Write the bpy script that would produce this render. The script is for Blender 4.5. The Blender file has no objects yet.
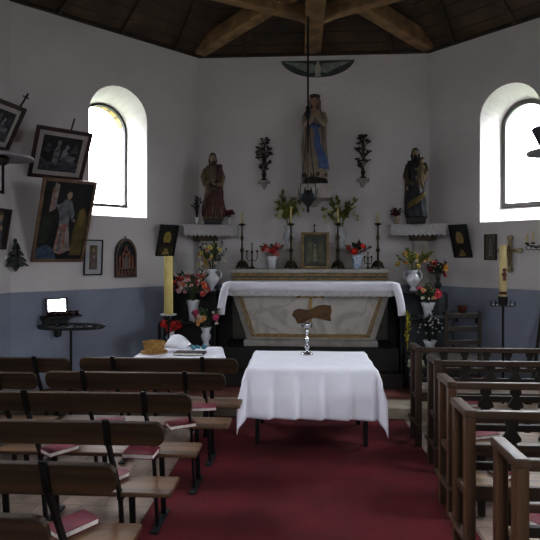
import bpy, bmesh, math, random
from mathutils import Vector, Matrix
R = math.radians
PI = math.pi
C = bpy.context.scene.collection
# ------------------------------------------------------------------ camera model (also used to place things)
CX, CY, CH = -0.19, 0.0, 1.67
YAW = R(3.2); F = 524.0; HY = 257.0
FW = Vector((-math.sin(YAW), math.cos(YAW), 0)); RT = Vector((math.cos(YAW), math.sin(YAW), 0))
CAMP = Vector((CX, CY, CH))
def ray(px, py): return FW + RT * ((px - 270) / F) + Vector((0, 0, 1)) * ((HY - py) / F)
def at(px, py, Y): d = ray(px, py); return CAMP + d * (Y / d.y)
def ath(px, py, h): d = ray(px, py); return CAMP + d * ((h - CH) / d.z)
def plane(px, py, P, N):
    d = ray(px, py); return CAMP + d * ((P - CAMP).dot(N) / d.dot(N))
HB, YB, SB = 1.635, 7.5, 1.795          # half back wall, its depth, diagonal run
LN = Vector((-1, 1, 0)).normalized(); RN = Vector((1, 1, 0)).normalized()
def wl(px, py): return plane(px, py, Vector((-HB, YB, 0)), LN)
def wr(px, py): return plane(px, py, Vector((HB, YB, 0)), RN)
def ws(px, py): return plane(px, py, Vector((-HB - SB, 0, 0)), Vector((-1, 0, 0)))
XS = HB + SB; YS = YB - SB; YR = -2.6; TOP = 4.55

# ------------------------------------------------------------------ materials
def lin(c):
    if isinstance(c, str):
        c = [int(c[i:i + 2], 16) / 255 for i in (0, 2, 4)]
    return tuple((x / 12.92 if x <= .04045 else ((x + .055) / 1.055) ** 2.4) for x in c) + (1,)
MC = {}
def mat(name, c, rough=.6, metal=0, c2=None, scale=8, bump=0, bscale=40, stretch=None, emit=0, coat=0, lo=.35, hi=.65):
    if name in MC: return MC[name]
    m = bpy.data.materials.new(name); m.use_nodes = True
    nt = m.node_tree; b = nt.nodes['Principled BSDF']
    b.inputs['Base Color'].default_value = lin(c); b.inputs['Roughness'].default_value = rough; b.inputs['Metallic'].default_value = metal
    tc = nt.nodes.new('ShaderNodeTexCoord'); src = tc.outputs['Object']
    if stretch:
        mp = nt.nodes.new('ShaderNodeMapping'); mp.inputs['Scale'].default_value = stretch; nt.links.new(src, mp.inputs[0]); src = mp.outputs[0]
    if c2 is None: c2v = tuple(x * .8 for x in lin(c)[:3]) + (1,)
    else: c2v = lin(c2)
    n = nt.nodes.new('ShaderNodeTexNoise'); n.inputs['Scale'].default_value = scale; n.inputs['Detail'].default_value = 5
    nt.links.new(src, n.inputs[0])
    r = nt.nodes.new('ShaderNodeValToRGB'); r.color_ramp.elements[0].color = lin(c); r.color_ramp.elements[1].color = c2v
    r.color_ramp.elements[0].position = lo; r.color_ramp.elements[1].position = hi
    nt.links.new(n.outputs[0], r.inputs[0]); nt.links.new(r.outputs[0], b.inputs['Base Color'])
    if bump:
        n2 = nt.nodes.new('ShaderNodeTexNoise'); n2.inputs['Scale'].default_value = bscale; n2.inputs['Detail'].default_value = 4
        nt.links.new(src, n2.inputs[0])
        bp = nt.nodes.new('ShaderNodeBump'); bp.inputs['Strength'].default_value = bump; bp.inputs['Distance'].default_value = .01
        nt.links.new(n2.outputs[0], bp.inputs['Height']); nt.links.new(bp.outputs[0], b.inputs['Normal'])
    if emit:
        b.inputs['Emission Color'].default_value = lin(c); b.inputs['Emission Strength'].default_value = emit
    if coat: b.inputs['Coat Weight'].default_value = coat
    MC[name] = m; return m
def wood(name, c, c2, axis='x', rough=.55, sc=3):
    st = {'x': (.25, 6, 6), 'y': (6, .25, 6), 'z': (6, 6, .25)}[axis]
    return mat(name, c, rough, 0, c2, sc, .25, 6, st)

def wall_mat():
    m = bpy.data.materials.new('painted_plaster'); m.use_nodes = True; nt = m.node_tree; b = nt.nodes['Principled BSDF']
    b.inputs['Roughness'].default_value = .85
    g = nt.nodes.new('ShaderNodeNewGeometry'); sp = nt.nodes.new('ShaderNodeSeparateXYZ'); nt.links.new(g.outputs['Position'], sp.inputs[0])
    n = nt.nodes.new('ShaderNodeTexNoise'); n.inputs['Scale'].default_value = 1.3; n.inputs['Detail'].default_value = 6; nt.links.new(g.outputs['Position'], n.inputs[0])
    ma = nt.nodes.new('ShaderNodeMath'); ma.operation = 'MULTIPLY_ADD'; nt.links.new(n.outputs[0], ma.inputs[0]); ma.inputs[1].default_value = .02; nt.links.new(sp.outputs[2], ma.inputs[2])
    cm = nt.nodes.new('ShaderNodeMath'); cm.operation = 'GREATER_THAN'; cm.inputs[1].default_value = 1.28; nt.links.new(ma.outputs[0], cm.inputs[0])
    def ramp(a, c):
        r = nt.nodes.new('ShaderNodeValToRGB'); r.color_ramp.elements[0].color = lin(a); r.color_ramp.elements[1].color = lin(c)
        r.color_ramp.elements[0].position = .3; r.color_ramp.elements[1].position = .7; nt.links.new(n.outputs[0], r.inputs[0]); return r
    w = ramp('e1dcdb', 'd6d1d0'); d = ramp('9da3b1', '8f96a6')
    mx = nt.nodes.new('ShaderNodeMix'); mx.data_type = 'RGBA'
    nt.links.new(cm.outputs[0], mx.inputs[0]); nt.links.new(d.outputs[0], mx.inputs[6]); nt.links.new(w.outputs[0], mx.inputs[7]); nt.links.new(mx.outputs[2], b.inputs['Base Color'])
    n2 = nt.nodes.new('ShaderNodeTexNoise'); n2.inputs['Scale'].default_value = 14; n2.inputs['Detail'].default_value = 6; nt.links.new(g.outputs['Position'], n2.inputs[0])
    bp = nt.nodes.new('ShaderNodeBump'); bp.inputs['Strength'].default_value = .35; bp.inputs['Distance'].default_value = .02
    nt.links.new(n2.outputs[0], bp.inputs['Height']); nt.links.new(bp.outputs[0], b.inputs['Normal'])
    return m
def tile_mat(name, c1, c2, mortar, sx=.3, sy=.15, off=.5):
    m = bpy.data.materials.new(name); m.use_nodes = True; nt = m.node_tree; b = nt.nodes['Principled BSDF']; b.inputs['Roughness'].default_value = .6
    g = nt.nodes.new('ShaderNodeNewGeometry')
    k = nt.nodes.new('ShaderNodeTexBrick'); k.inputs['Scale'].default_value = 1; k.inputs['Brick Width'].default_value = sx; k.inputs['Row Height'].default_value = sy
    k.inputs['Mortar Size'].default_value = .006; k.inputs['Color1'].default_value = lin(c1); k.inputs['Color2'].default_value = lin(c2); k.inputs['Mortar'].default_value = lin(mortar)
    k.offset = off; nt.links.new(g.outputs['Position'], k.inputs[0])
    n = nt.nodes.new('ShaderNodeTexNoise'); n.inputs['Scale'].default_value = 5; n.inputs['Detail'].default_value = 5; nt.links.new(g.outputs['Position'], n.inputs[0])
    mx = nt.nodes.new('ShaderNodeMix'); mx.data_type = 'RGBA'; mx.blend_type = 'OVERLAY'; mx.inputs[0].default_value = .7
    nt.links.new(k.outputs[0], mx.inputs[6]); nt.links.new(n.outputs[0], mx.inputs[7]); nt.links.new(mx.outputs[2], b.inputs['Base Color'])
    bp = nt.nodes.new('ShaderNodeBump'); bp.inputs['Strength'].default_value = .3; bp.inputs['Distance'].default_value = .004; bp.invert = True
    nt.links.new(k.outputs[1], bp.inputs['Height']); nt.links.new(bp.outputs[0], b.inputs['Normal'])
    return m
def marble_mat():
    m = bpy.data.materials.new('veined_marble'); m.use_nodes = True; nt = m.node_tree; b = nt.nodes['Principled BSDF']; b.inputs['Roughness'].default_value = .35
    tc = nt.nodes.new('ShaderNodeTexCoord')
    n = nt.nodes.new('ShaderNodeTexNoise'); n.inputs['Scale'].default_value = 2.2; n.inputs['Detail'].default_value = 7; n.inputs['Distortion'].default_value = .8; nt.links.new(tc.outputs['Object'], n.inputs[0])
    r = nt.nodes.new('ShaderNodeValToRGB'); e = r.color_ramp.elements
    e[0].color = lin('aca7a0'); e[0].position = .30; e[1].color = lin('a39d96'); e[1].position = .70
    q = e.new(.50); q.color = lin('9a958e'); q2 = e.new(.42); q2.color = lin('b4aea6')
    q3 = e.new(.56); q3.color = lin('b2aca4')
    nt.links.new(n.outputs[0], r.inputs[0]); nt.links.new(r.outputs[0], b.inputs['Base Color'])
    return m
def plank_mat():
    m = bpy.data.materials.new('old_dark_planks'); m.use_nodes = True; nt = m.node_tree; b = nt.nodes['Principled BSDF']; b.inputs['Roughness'].default_value = .7
    g = nt.nodes.new('ShaderNodeNewGeometry'); sp = nt.nodes.new('ShaderNodeSeparateXYZ'); nt.links.new(g.outputs['Position'], sp.inputs[0])
    mu = nt.nodes.new('ShaderNodeMath'); mu.operation = 'MULTIPLY'; mu.inputs[1].default_value = 11; nt.links.new(sp.outputs[2], mu.inputs[0])
    fr = nt.nodes.new('ShaderNodeMath'); fr.operation = 'FRACT'; nt.links.new(mu.outputs[0], fr.inputs[0])
    lt = nt.nodes.new('ShaderNodeMath'); lt.operation = 'LESS_THAN'; lt.inputs[1].default_value = .08; nt.links.new(fr.outputs[0], lt.inputs[0])
    n = nt.nodes.new('ShaderNodeTexNoise'); n.inputs['Scale'].default_value = 3; n.inputs['Detail'].default_value = 8; nt.links.new(g.outputs['Position'], n.inputs[0])
    r = nt.nodes.new('ShaderNodeValToRGB'); r.color_ramp.elements[0].color = lin('57432f'); r.color_ramp.elements[1].color = lin('3b2d20')
    r.color_ramp.elements[0].position = .35; r.color_ramp.elements[1].position = .65; nt.links.new(n.outputs[0], r.inputs[0])
    mx = nt.nodes.new('ShaderNodeMix'); mx.data_type = 'RGBA'; nt.links.new(lt.outputs[0], mx.inputs[0]); nt.links.new(r.outputs[0], mx.inputs[6]); mx.inputs[7].default_value = lin('1d140c')
    nt.links.new(mx.outputs[2], b.inputs['Base Color'])
    return m
def glass_mat():
    m = bpy.data.materials.new('window_glass'); m.use_nodes = True; nt = m.node_tree
    for n in list(nt.nodes): nt.nodes.remove(n)
    o = nt.nodes.new('ShaderNodeOutputMaterial'); t = nt.nodes.new('ShaderNodeBsdfTransparent'); g = nt.nodes.new('ShaderNodeBsdfGlossy'); g.inputs['Roughness'].default_value = .05
    x = nt.nodes.new('ShaderNodeMixShader'); x.inputs[0].default_value = .06; nt.links.new(t.outputs[0], x.inputs[1]); nt.links.new(g.outputs[0], x.inputs[2]); nt.links.new(x.outputs[0], o.inputs[0])
    return m
WALL = wall_mat(); MARBLE = marble_mat(); PLANK = plank_mat(); GLASS = glass_mat()
TILE = tile_mat('clay_floor_tiles', '9a8478', '857468', '6f675f', .30, .15)
TILE2 = tile_mat('red_clay_tiles', '8a5548', '7a4a3e', '5f4a42', .2, .2, 0)
BEAM = mat('weathered_oak_beam', '9c7c55', .6, 0, '6e5336', 5, .4, 9, (1, 1, 1))
DARKW = mat('dark_stained_wood', '2b1f18', .5, 0, '1b1410', 5)
BLACKW = mat('black_painted_wood', '1b1a1b', .6, 0, '121213', 6)
BACKW = wood('bench_back_wood', '4b3421', '2b1d12', 'x')
SEATW = wood('bench_seat_wood', '73543a', '4a3423', 'x', .45)
IRON = mat('black_iron', '141416', .45, .3, '0c0c0d', 10)
IRONG = mat('worn_grey_iron', '33363a', .6, .3, '202224', 12)
PEWX = wood('pew_wood_length', '5f4a38', '3a2a1f', 'x', .4)
PEWZ = wood('pew_wood_upright', '6a4f37', '412d1f', 'z', .4)
PEWY = wood('pew_wood_arm', '695240', '402e20', 'y', .4)
PEWS = wood('pew_seat_wood', '8a735a', '665240', 'x', .4)
SPLAT = mat('dark_splat_wood', '241913', .5, 0, '171009')
LINEN = mat('white_linen', 'ecebf2', .85, 0, 'e6e4ed', 5, .06, 120)
LACE = mat('white_lace', 'd2cfcf', .9, 0, 'b5b1b0', 60, .3, 90)
MAROON = mat('maroon_cover', '7a2438', .5, 0, '661c2e', 9)
PAGES = mat('book_pages', 'e6e2dc', .8, 0, 'cfc9c0', 60)
GOLD = mat('dull_gilding', 'a5884e', .45, .35, '7d6434', 20)
BRASS = mat('old_brass', '5d5136', .4, .7, '38301f', 20)
SILVER = mat('polished_silver', 'c9c9cc', .22, .95, 'a9a9ad', 8)
CERAM = mat('white_ceramic', 'd9dade', .3, 0, 'c6c8ce', 10, coat=.4)
WAX = mat('cream_wax', 'e3d3a0', .5, 0, 'd9c48a', 8)
WAXY = mat('yellow_wax', 'dccc8c', .5, 0, 'd2bd76', 8)
CONSOLE = mat('whitewashed_stone', 'b9b2ab', .8, 0, 'a49c95', 10, .3, 30)
LEAF = mat('green_leaves', '4c5f38', .6, 0, '34452a', 6)
LEAFY = mat('yellow_green_leaves', '8c8a3c', .6, 0, '5e6a30', 6)
LEAFD = mat('dark_leaves', '2a3324', .6, 0, '1b2218', 6)
SKIN = mat('painted_skin', 'b08f73', .5, 0, '9c7a60', 8)
HAIRD = mat('dark_brown_hair', '2e2018', .6)

# ------------------------------------------------------------------ mesh builder
class MB:
    def __init__(s): s.v = []; s.f = []; s.m = []
    def add(s, vs, fs, m=0):
        o = len(s.v); s.v += [tuple(v) for v in vs]
        for f in fs: s.f.append([i + o for i in f]); s.m.append(m)
        return s
    def box(s, x0, x1, y0, y1, z0, z1, m=0, M=None):
        vs = [Vector((x, y, z)) for z in (z0, z1) for y in (y0, y1) for x in (x0, x1)]
        if M is not None: vs = [M @ v for v in vs]
        return s.add(vs, [(0, 2, 3, 1), (4, 5, 7, 6), (0, 1, 5, 4), (2, 6, 7, 3), (0, 4, 6, 2), (1, 3, 7, 5)], m)
    def bar(s, a, b, w, h, m=0, up=(0, 0, 1)):
        a = Vector(a); b = Vector(b); d = (b - a).normalized(); u = Vector(up)
        x = d.cross(u)
        if x.length < 1e-4: x = Vector((1, 0, 0))
        x.normalize(); z = x.cross(d)
        vs = [p + x * (i * w / 2) + z * (j * h / 2) for p in (a, b) for i, j in ((-1, -1), (1, -1), (1, 1), (-1, 1))]
        return s.add(vs, [(0, 1, 2, 3), (7, 6, 5, 4), (0, 4, 5, 1), (1, 5, 6, 2), (2, 6, 7, 3), (3, 7, 4, 0)], m)
    def tube(s, pts, r, n=8, m=0, flat=1):
        pts = [Vector(p) for p in pts]; k = len(pts)
        rs = r if isinstance(r, (list, tuple)) else [r] * k
        rings = []; px = None
        for i, p in enumerate(pts):
            d = (pts[min(i + 1, k - 1)] - pts[max(i - 1, 0)]).normalized()
            x = d.cross(Vector((0, 0, 1))) if px is None else (px - d * px.dot(d))
            if x.length < 1e-3: x = d.cross(Vector((0, 1, 0)))
            x.normalize(); px = x; y = d.cross(x)
            rings.append([p + (x * math.cos(t * 2 * PI / n) + y * math.sin(t * 2 * PI / n) * flat) * rs[i] for t in range(n)])
        return s.loft(rings, m)
    def loft(s, rings, m=0, closed=True, cap=True):
        n = len(rings[0]); vs = [v for r in rings for v in r]; fs = []
        for i in range(len(rings) - 1):
            for j in range(n if closed else n - 1):
                a = i * n + j; b = i * n + (j + 1) % n; fs.append((a, b, b + n, a + n))
        if cap and closed: fs += [tuple(range(n))[::-1], tuple(range((len(rings) - 1) * n, len(rings) * n))]
        return s.add(vs, fs, m)
    def lathe(s, prof, n=16, c=(0, 0, 0), m=0, wob=None):
        c = Vector(c)
        rings = [[c + Vector((r * math.cos(2 * PI * t / n) * (1 if wob is None else wob(2 * PI * t / n, z)), r * math.sin(2 * PI * t / n) * (1 if wob is None else wob(2 * PI * t / n, z)), z)) for t in range(n)] for r, z in [(max(r, 1e-4), z) for r, z in prof]]
        return s.loft(rings, m)
    def prism(s, poly, y0, y1, m=0, M=None):      # polygon in local XZ, extruded along Y
        n = len(poly); vs = [Vector((x, y, z)) for y in (y0, y1) for x, z in poly]
        if M is not None: vs = [M @ v for v in vs]
        fs = [tuple(range(n)), tuple(range(n, 2 * n))[::-1]] + [(i, i + n, (i + 1) % n + n, (i + 1) % n) for i in range(n)]
        return s.add(vs, fs, m)
    def slab(s, poly, z0, z1, m=0):               # polygon in XY, extruded up
        n = len(poly); vs = [Vector((x, y, z)) for z in (z0, z1) for x, y in poly]
        fs = [tuple(range(n))[::-1], tuple(range(n, 2 * n))] + [(i, (i + 1) % n, (i + 1) % n + n, i + n) for i in range(n)]
        return s.add(vs, fs, m)
    def ball(s, c, r, nu=10, nv=7, m=0, M=None, fn=None):
        c = Vector(c); r = (r, r, r) if not isinstance(r, (tuple, list)) else r; rings = []
        for i in range(nv + 1):
            ph = -PI / 2 + PI * i / nv; ring = []
            for j in range(nu):
                th = 2 * PI * j / nu; k = 1 if fn is None else fn(th, ph)
                v = Vector((max(math.cos(ph), 1e-3) * math.cos(th) * r[0] * k, max(math.cos(ph), 1e-3) * math.sin(th) * r[1] * k, math.sin(ph) * r[2] * k))
                if M is not None: v = M @ v
                ring.append(c + v)
            rings.append(ring)
        return s.loft(rings, m)
    def leaf(s, p, d, L, w, m=0, nrm=None):
        p = Vector(p); d = Vector(d).normalized(); x = d.cross(nrm or Vector((random.uniform(-1, 1), random.uniform(-1, 1), random.uniform(-1, 1))))
        if x.length < 1e-3: x = d.cross(Vector((0, 0, 1.01)))
        x.normalize(); n = x.cross(d)
        return s.add([p, p + d * L * .5 + x * w / 2 + n * w * .15, p + d * L, p + d * L * .5 - x * w / 2 + n * w * .15], [(0, 1, 2), (0, 2, 3)], m)
    def build(s, name, mats, parent=None, smooth=False, bevel=0, sub=0, kind=None, label=None, solid=0):
        me = bpy.data.meshes.new(name); me.from_pydata(s.v, [], s.f)
        for mt in (mats if isinstance(mats, (list, tuple)) else [mats]): me.materials.append(mt)
        for p, k in zip(me.polygons, s.m): p.material_index = k; p.use_smooth = smooth
        bm = bmesh.new(); bm.from_mesh(me); bmesh.ops.recalc_face_normals(bm, faces=bm.faces); bm.to_mesh(me); bm.free()
        me.update()
        o = bpy.data.objects.new(name, me); C.objects.link(o)
        if parent is not None: o.parent = parent
        if solid:
            q = o.modifiers.new('thickness', 'SOLIDIFY'); q.thickness = solid; q.offset = 0
        if bevel:
            b = o.modifiers.new('bevel', 'BEVEL'); b.width = bevel; b.segments = 2; b.limit_method = 'ANGLE'
        if sub:
            q = o.modifiers.new('sub', 'SUBSURF'); q.levels = sub; q.render_levels = sub
        if kind: o['kind'] = kind
        if label: o['label'] = label
        return o
def thing(name, label, cat, loc=(0, 0, 0), rotz=0, group=None, tilt=0):
    o = bpy.data.objects.new(name, None); C.objects.link(o); o.location = loc; o.rotation_euler = (tilt, 0, rotz)
    o.empty_display_size = .1
    o['label'] = label; o['category'] = cat
    if group: o['group'] = group
    return o
def tag(o, label, cat, group=None, loc=None, rotz=None):
    o['label'] = label; o['category'] = cat
    if group: o['group'] = group
    if loc is not None: o.location = loc
    if rotz is not None: o.rotation_euler = (0, 0, rotz)
    return o
def dup(root, label, loc, rotz=0, group=None, rot=None):
    kids = {}
    for o in bpy.data.objects:
        if o.parent is not None: kids.setdefault(o.parent.name, []).append(o)
    def cp(o, parent):
        c = o.copy(); C.objects.link(c)
        if parent is not None: c.parent = parent
        for k in kids.get(o.name, []): cp(k, c)
        return c
    r = cp(root, None); r.location = loc; r.rotation_euler = rot if rot else (0, 0, rotz); r['label'] = label
    if group: r['group'] = group
    return r

# ------------------------------------------------------------------ the setting
def arch_loop(s0, s1, h0, h1, n=14):
    r = (s1 - s0) / 2; c = (s0 + s1) / 2; sp = h1 - r
    return [(s0, h0)] + [(c - r * math.cos(PI * i / n), sp + r * math.sin(PI * i / n)) for i in range(n + 1)] + [(s1, h0)]
def wall_window(wname, nname, A, B, N, outer, inner, d, bars, frame_m, fw):
    A = Vector(A + (0,)); B = Vector(B + (0,)); D = (B - A).normalized(); L = (B - A).length; N = Vector(N + (0,)).normalized()
    P = lambda s, h, o=0: A + D * s + N * o + Vector((0, 0, h))
    bm = bmesh.new()
    def loop(pts):
        vs = [bm.verts.new(p) for p in pts]; return [bm.edges.new((vs[i], vs[(i + 1) % len(vs)])) for i in range(len(vs))], vs
    lo = arch_loop(*outer); li = arch_loop(*inner)
    e1, _ = loop([P(0, 0), P(L, 0), P(L, TOP), P(0, TOP)]); e2, v2 = loop([P(s, h) for s, h in lo])
    bmesh.ops.triangle_fill(bm, edges=e1 + e2, use_beauty=True)
    v3 = [bm.verts.new(P(s, h, d)) for s, h in li]
    for i in range(len(v2)):
        j = (i + 1) % len(v2); bm.faces.new((v2[i], v2[j], v3[j], v3[i]))
    me = bpy.data.meshes.new(wname); bm.to_mesh(me); bm.free(); me.materials.append(WALL)
    w = bpy.data.objects.new(wname, me); C.objects.link(w); w['kind'] = 'structure'
    root = bpy.data.objects.new(nname, None); C.objects.link(root); root.location = P((inner[0] + inner[1]) / 2, inner[2], d); root['kind'] = 'structure'
    T = root.location.copy()
    mb = MB(); li2 = arch_loop(inner[0] + fw, inner[1] - fw, inner[2] + fw, inner[3] - fw)
    n = len(li); vs = []
    for o in (-.05, 0.01):
        vs += [P(s, h, d + o) - T for s, h in li] + [P(s, h, d + o) - T for s, h in li2]
    fs = []
    for i in range(n):
        j = (i + 1) % n
        fs += [(i, j, n + j, n + i), (2 * n + i, 3 * n + i, 3 * n + j, 2 * n + j), (n + i, n + j, 3 * n + j, 3 * n + i), (i, 2 * n + i, 2 * n + j, j)]
    mb.add(vs, fs)
    mb.build('window_frame', frame_m, root)
    if bars:
        mb = MB(); c = (inner[0] + inner[1]) / 2; hm = inner[2] + (inner[3] - inner[2]) * .52
        mb.bar(P(c, inner[2], d - .02) - T, P(c, inner[3], d - .02) - T, .025, .025, up=N); mb.bar(P(inner[0], hm, d - .02) - T, P(inner[1], hm, d - .02) - T, .025, .025)
        mb.build('glazing_bars', frame_m, root)
    mb = MB(); mb.add([P(s, h, d - .01) - T for s, h in li], [tuple(range(n))]); mb.build('pane', GLASS, root)
    # sky portal right outside the opening
    ld = bpy.data.lights.new('sky_portal', 'AREA'); ld.shape = 'RECTANGLE'; ld.size = inner[1] - inner[0]; ld.size_y = inner[3] - inner[2]; ld.cycles.is_portal = True
    lo_ = bpy.data.objects.new('sky_portal', ld); C.objects.link(lo_); lo_.location = P((inner[0] + inner[1]) / 2, (inner[2] + inner[3]) / 2, d + .03)
    lo_.rotation_euler = (-N).to_track_quat('-Z', 'Z').to_euler()
FRD = mat('dark_window_frame', '2a2826', .6); FRG = mat('grey_window_frame', '5d5a58', .6)
wall_window('wall_left_diagonal', 'window_1', (-HB, YB), (-XS, YS), (-1, 1), (.835, 1.63, 2.19, 3.87), (.905, 1.58, 2.37, 3.74), .5, False, FRD, .022)
wall_window('wall_right_diagonal', 'window_2', (HB, YB), (XS, YS), (1, 1), (.745, 1.50, 2.12, 3.84), (.86, 1.48, 2.33, 3.70), .42, False, FRG, .05)
wall_window('wall_left', 'window_3', (-XS, YS), (-XS, YR), (-1, 0), (2.3, 3.3, 2.1, 3.9), (2.35, 3.25, 2.3, 3.8), .45, True, FRD, .04)
wall_window('wall_right', 'window_4', (XS, YS), (XS, YR), (1, 0), (2.0, 3.2, 2.0, 3.9), (2.05, 3.15, 2.2, 3.8), .45, True, FRD, .04)
wall_window('wall_rear', 'window_5', (-XS, YR), (XS, YR), (0, -1), (2.7, 4.1, 1.6, 3.9), (2.8, 4.0, 1.7, 3.8), .45, True, FRD, .04)
mb = MB(); mb.add([(-HB, YB, 0), (HB, YB, 0), (HB, YB, TOP), (-HB, YB, TOP)], [(0, 1, 2, 3)]); mb.build('wall_back', WALL, kind='structure')
ring = [(-HB, YB), (HB, YB), (XS, YS), (XS, YR), (-XS, YR), (-XS, YS)]
MB().slab(ring, -.1, 0).build('floor', TILE, kind='structure')
STEP_Y = 5.43
xw = HB + (YB - 5.705)
STONE = mat('pale_step_stone', 'a79c8b', .7, 0, '8c8170', 6, .3, 20)
MB().slab([(-XS, STEP_Y), (XS, STEP_Y), (XS, YS), (HB, YB), (-HB, YB), (-XS, YS)], .0, .118).build('trim_1', STONE, kind='structure')
MB().slab([(-XS + .01, 5.78), (XS - .09, 5.78), (HB, YB - .01), (-HB, YB - .01)], .119, .124).build('trim_2', TILE2, kind='structure')
AP = Vector((0, 4.2, 6.25)); AR = Vector((0, YR, 6.25))
mb = MB(); v = [Vector((x, y, TOP + .0)) for x, y in ring]
mb.add(v + [AP, AR], [(0, 1, 6), (1, 2, 6), (2, 3, 7, 6), (5, 0, 6), (4, 5, 6, 7), (3, 4, 7)])
def batten(mb, a, b, w=.05, h=.05):
    a = Vector(a); b = Vector(b); mb.bar(a + Vector((0, 0, -.02)), b + Vector((0, 0, -.02)), w, h)
for k in range(3):                       # ribs of the boarding
    for (p, q) in ((v[0], v[1]), (v[5], v[0]), (v[2], v[1])):
        f = (k + .62) / 3.1; a = p.lerp(q, f); batten(mb, a.lerp(AP, .01), a.lerp(AP, .9))
for k in range(9):
    y = YS - .8 * k - .3
    for sx in (-1, 1): batten(mb, (sx * XS, y, TOP), (0, min(y, 4.2) if y < 4.2 else 4.2, 6.25) if y < 4.2 else (sx * XS * .2, 4.6, 6.0))
mb.build('ceiling', PLANK, kind='structure')
mb = MB()
for i in range(6):
    a = Vector(ring[i] + (0,)); b = Vector(ring[(i + 1) % 6] + (0,)); n = (b - a).cross(Vector((0, 0, 1))).normalized()
    for w_, z0, z1 in ((.05, TOP - .01, TOP + .09), (.09, TOP + .06, TOP + .13)):
        zz = (z0 + z1) / 2; o = n * (w_ / 2)
        mb.bar(a + o + Vector((0, 0, zz)), b + o + Vector((0, 0, zz)), w_, z1 - z0)
mb.build('trim_3', mat('dark_cornice_wood', '40301f', .6, 0, '2a2016', 5, .3, 12), kind='structure')
GROUND = mat('outdoor_ground', '4c5440', .9, 0, '3c4432', 1)
# outer brick arch of the left window
A_ = Vector((-HB, YB, 0)); D_ = Vector((-1, -1, 0)).normalized()
P_ = lambda q, o: A_ + D_ * q[0] + LN * o + Vector((0, 0, q[1]))
la = arch_loop(.905, 1.58, 2.37, 3.74, 24)
for nm, k0, k1, mt in (('trim_4', 1, 25, [mat('pale_brick', 'b79a62', .8, 0, 'a3854f', 20), mat('brick_joint', '7d6a48', .8)]), ('trim_5', 25, 26, [CONSOLE, CONSOLE])):
    mb = MB()
    for k in range(k0, k1):
        for o0, o1 in ((.515, .60), (.60, .69)):
            mb.add([P_(la[k], o0), P_(la[k + 1], o0), P_(la[k + 1], o1), P_(la[k], o1)], [(0, 1, 2, 3)], (k + (o0 > .1)) % 2 if False else (1 if k % 3 == 0 else 0))
    mb.build(nm, mt, kind='structure')
g = 18; MB().add([(-g, -g, -.12), (g, -g, -.12), (g, g, -.12), (-g, g, -.12)], [(0, 1, 2, 3)]).build('ground', GROUND, kind='structure')

# carpet
CARPET = mat('red_carpet', '640f1b', .95, 0, '520a15', 3, .5, 160)
mb = MB(); nx, ny = 2, 20
mb.slab([(-1.18, YR + .3), (.88, YR + .3), (.88, STEP_Y - .005), (-1.18, STEP_Y - .005)], .001, .014)
tag(mb.build('carpet', CARPET, bevel=.004), 'long red carpet running up the aisle to the stone step', 'carpet')

# roof beams
mb = MB(); mb.bar((.0, YB - .02, TOP + .10), (.0, YR + .05, TOP + .10), .235, .2)
tag(mb.build('roof_beam', BEAM, bevel=.015), 'long central tie beam ending above the middle of the back wall', 'beam')
for sx, lb in ((-1, 'diagonal oak beam rising from the left corner of the back wall'), (1, 'diagonal oak beam rising from the right corner of the back wall')):
    mb = MB(); mb.bar((sx * (HB - .03), YB - .09, TOP + .09), (sx * .16, 5.98, TOP + .23), .17, .2)
    tag(mb.build('roof_beam', BEAM, bevel=.012), lb, 'beam')
for sx, lb in ((-1, 'short oak brace crossing to the central beam from upper left'), (1, 'short oak brace crossing to the central beam from upper right')):
    mb = MB(); mb.bar((sx * .10, 6.42, TOP + .09), (sx * 3.2, 4.75, TOP + .16), .14, .16)
    mb.prism([(sx * .11, 4.56), (sx * .36, 4.6), (sx * .11, 4.5)], 6.3, 6.4)
    tag(mb.build('roof_brace', BEAM, bevel=.01), lb, 'beam')

# ------------------------------------------------------------------ left benches
def rounded(x0, x1, z0, z1, r, n=5):
    p = []
    for cx, cz, a in ((x1 - r, z1 - r, 0), (x0 + r, z1 - r, 90), (x0 + r, z0 + r, 180), (x1 - r, z0 + r, 270)):
        p += [(cx + r * math.cos(R(a + 90 * i / n)), cz + r * math.sin(R(a + 90 * i / n))) for i in range(n + 1)]
    return p
BL = 1.24
def make_bench(label, loc):            # origin: right end, at the rear foot line
    t = thing('bench', label, 'bench', loc, 0, 'iron legged benches on the left')
    lean = R(17)
    Mx = Matrix.Translation((0, -.128, .757)) @ Matrix.Rotation(lean, 4, 'X')
    MB().prism(rounded(-BL, 0, 0, .125, .045), -.012, .012, M=Mx).build('backrest', BACKW, t, bevel=.004)
    MB().slab([(x, y) for x, y in rounded(-BL, 0, -.02, .19, .02)], .452, .475).build('seat', SEATW, t, bevel=.005)
    for x in (-.27, -BL + .27):
        fr = MB()
        fr.bar((x, .0, .006), (x, -.172, .885), .034, .014, up=(1, 0, 0)) if False else None
        m = MB(); m.bar((x + .02, .045, .0), (x + .008, -.01, .48), .015, .03, up=(0, 1, 0)); m.bar((x + .008, -.01, .47), (x, -.155, .78), .015, .03, up=(0, 1, .2)); m.bar((x, -.150, .76), (x, -.190, .892), .03, .012, up=(0, 1, .2)); m.build('rear_upright', IRON, t)
        MB().bar((x + .02, .19, .0), (x + .012, .16, .452), .03, .016, up=(0, 1, 0)).build('leg', IRON, t)
        m = MB(); m.bar((x + .012, -.02, .445), (x + .012, .17, .445), .03, .014); m.build('seat_bracket', IRON, t)
        m = MB(); m.bar((x + .02, -.04, .008), (x + .02, .26, .008), .045, .014); m.build('foot_bar', IRONG, t)
    return t
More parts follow.
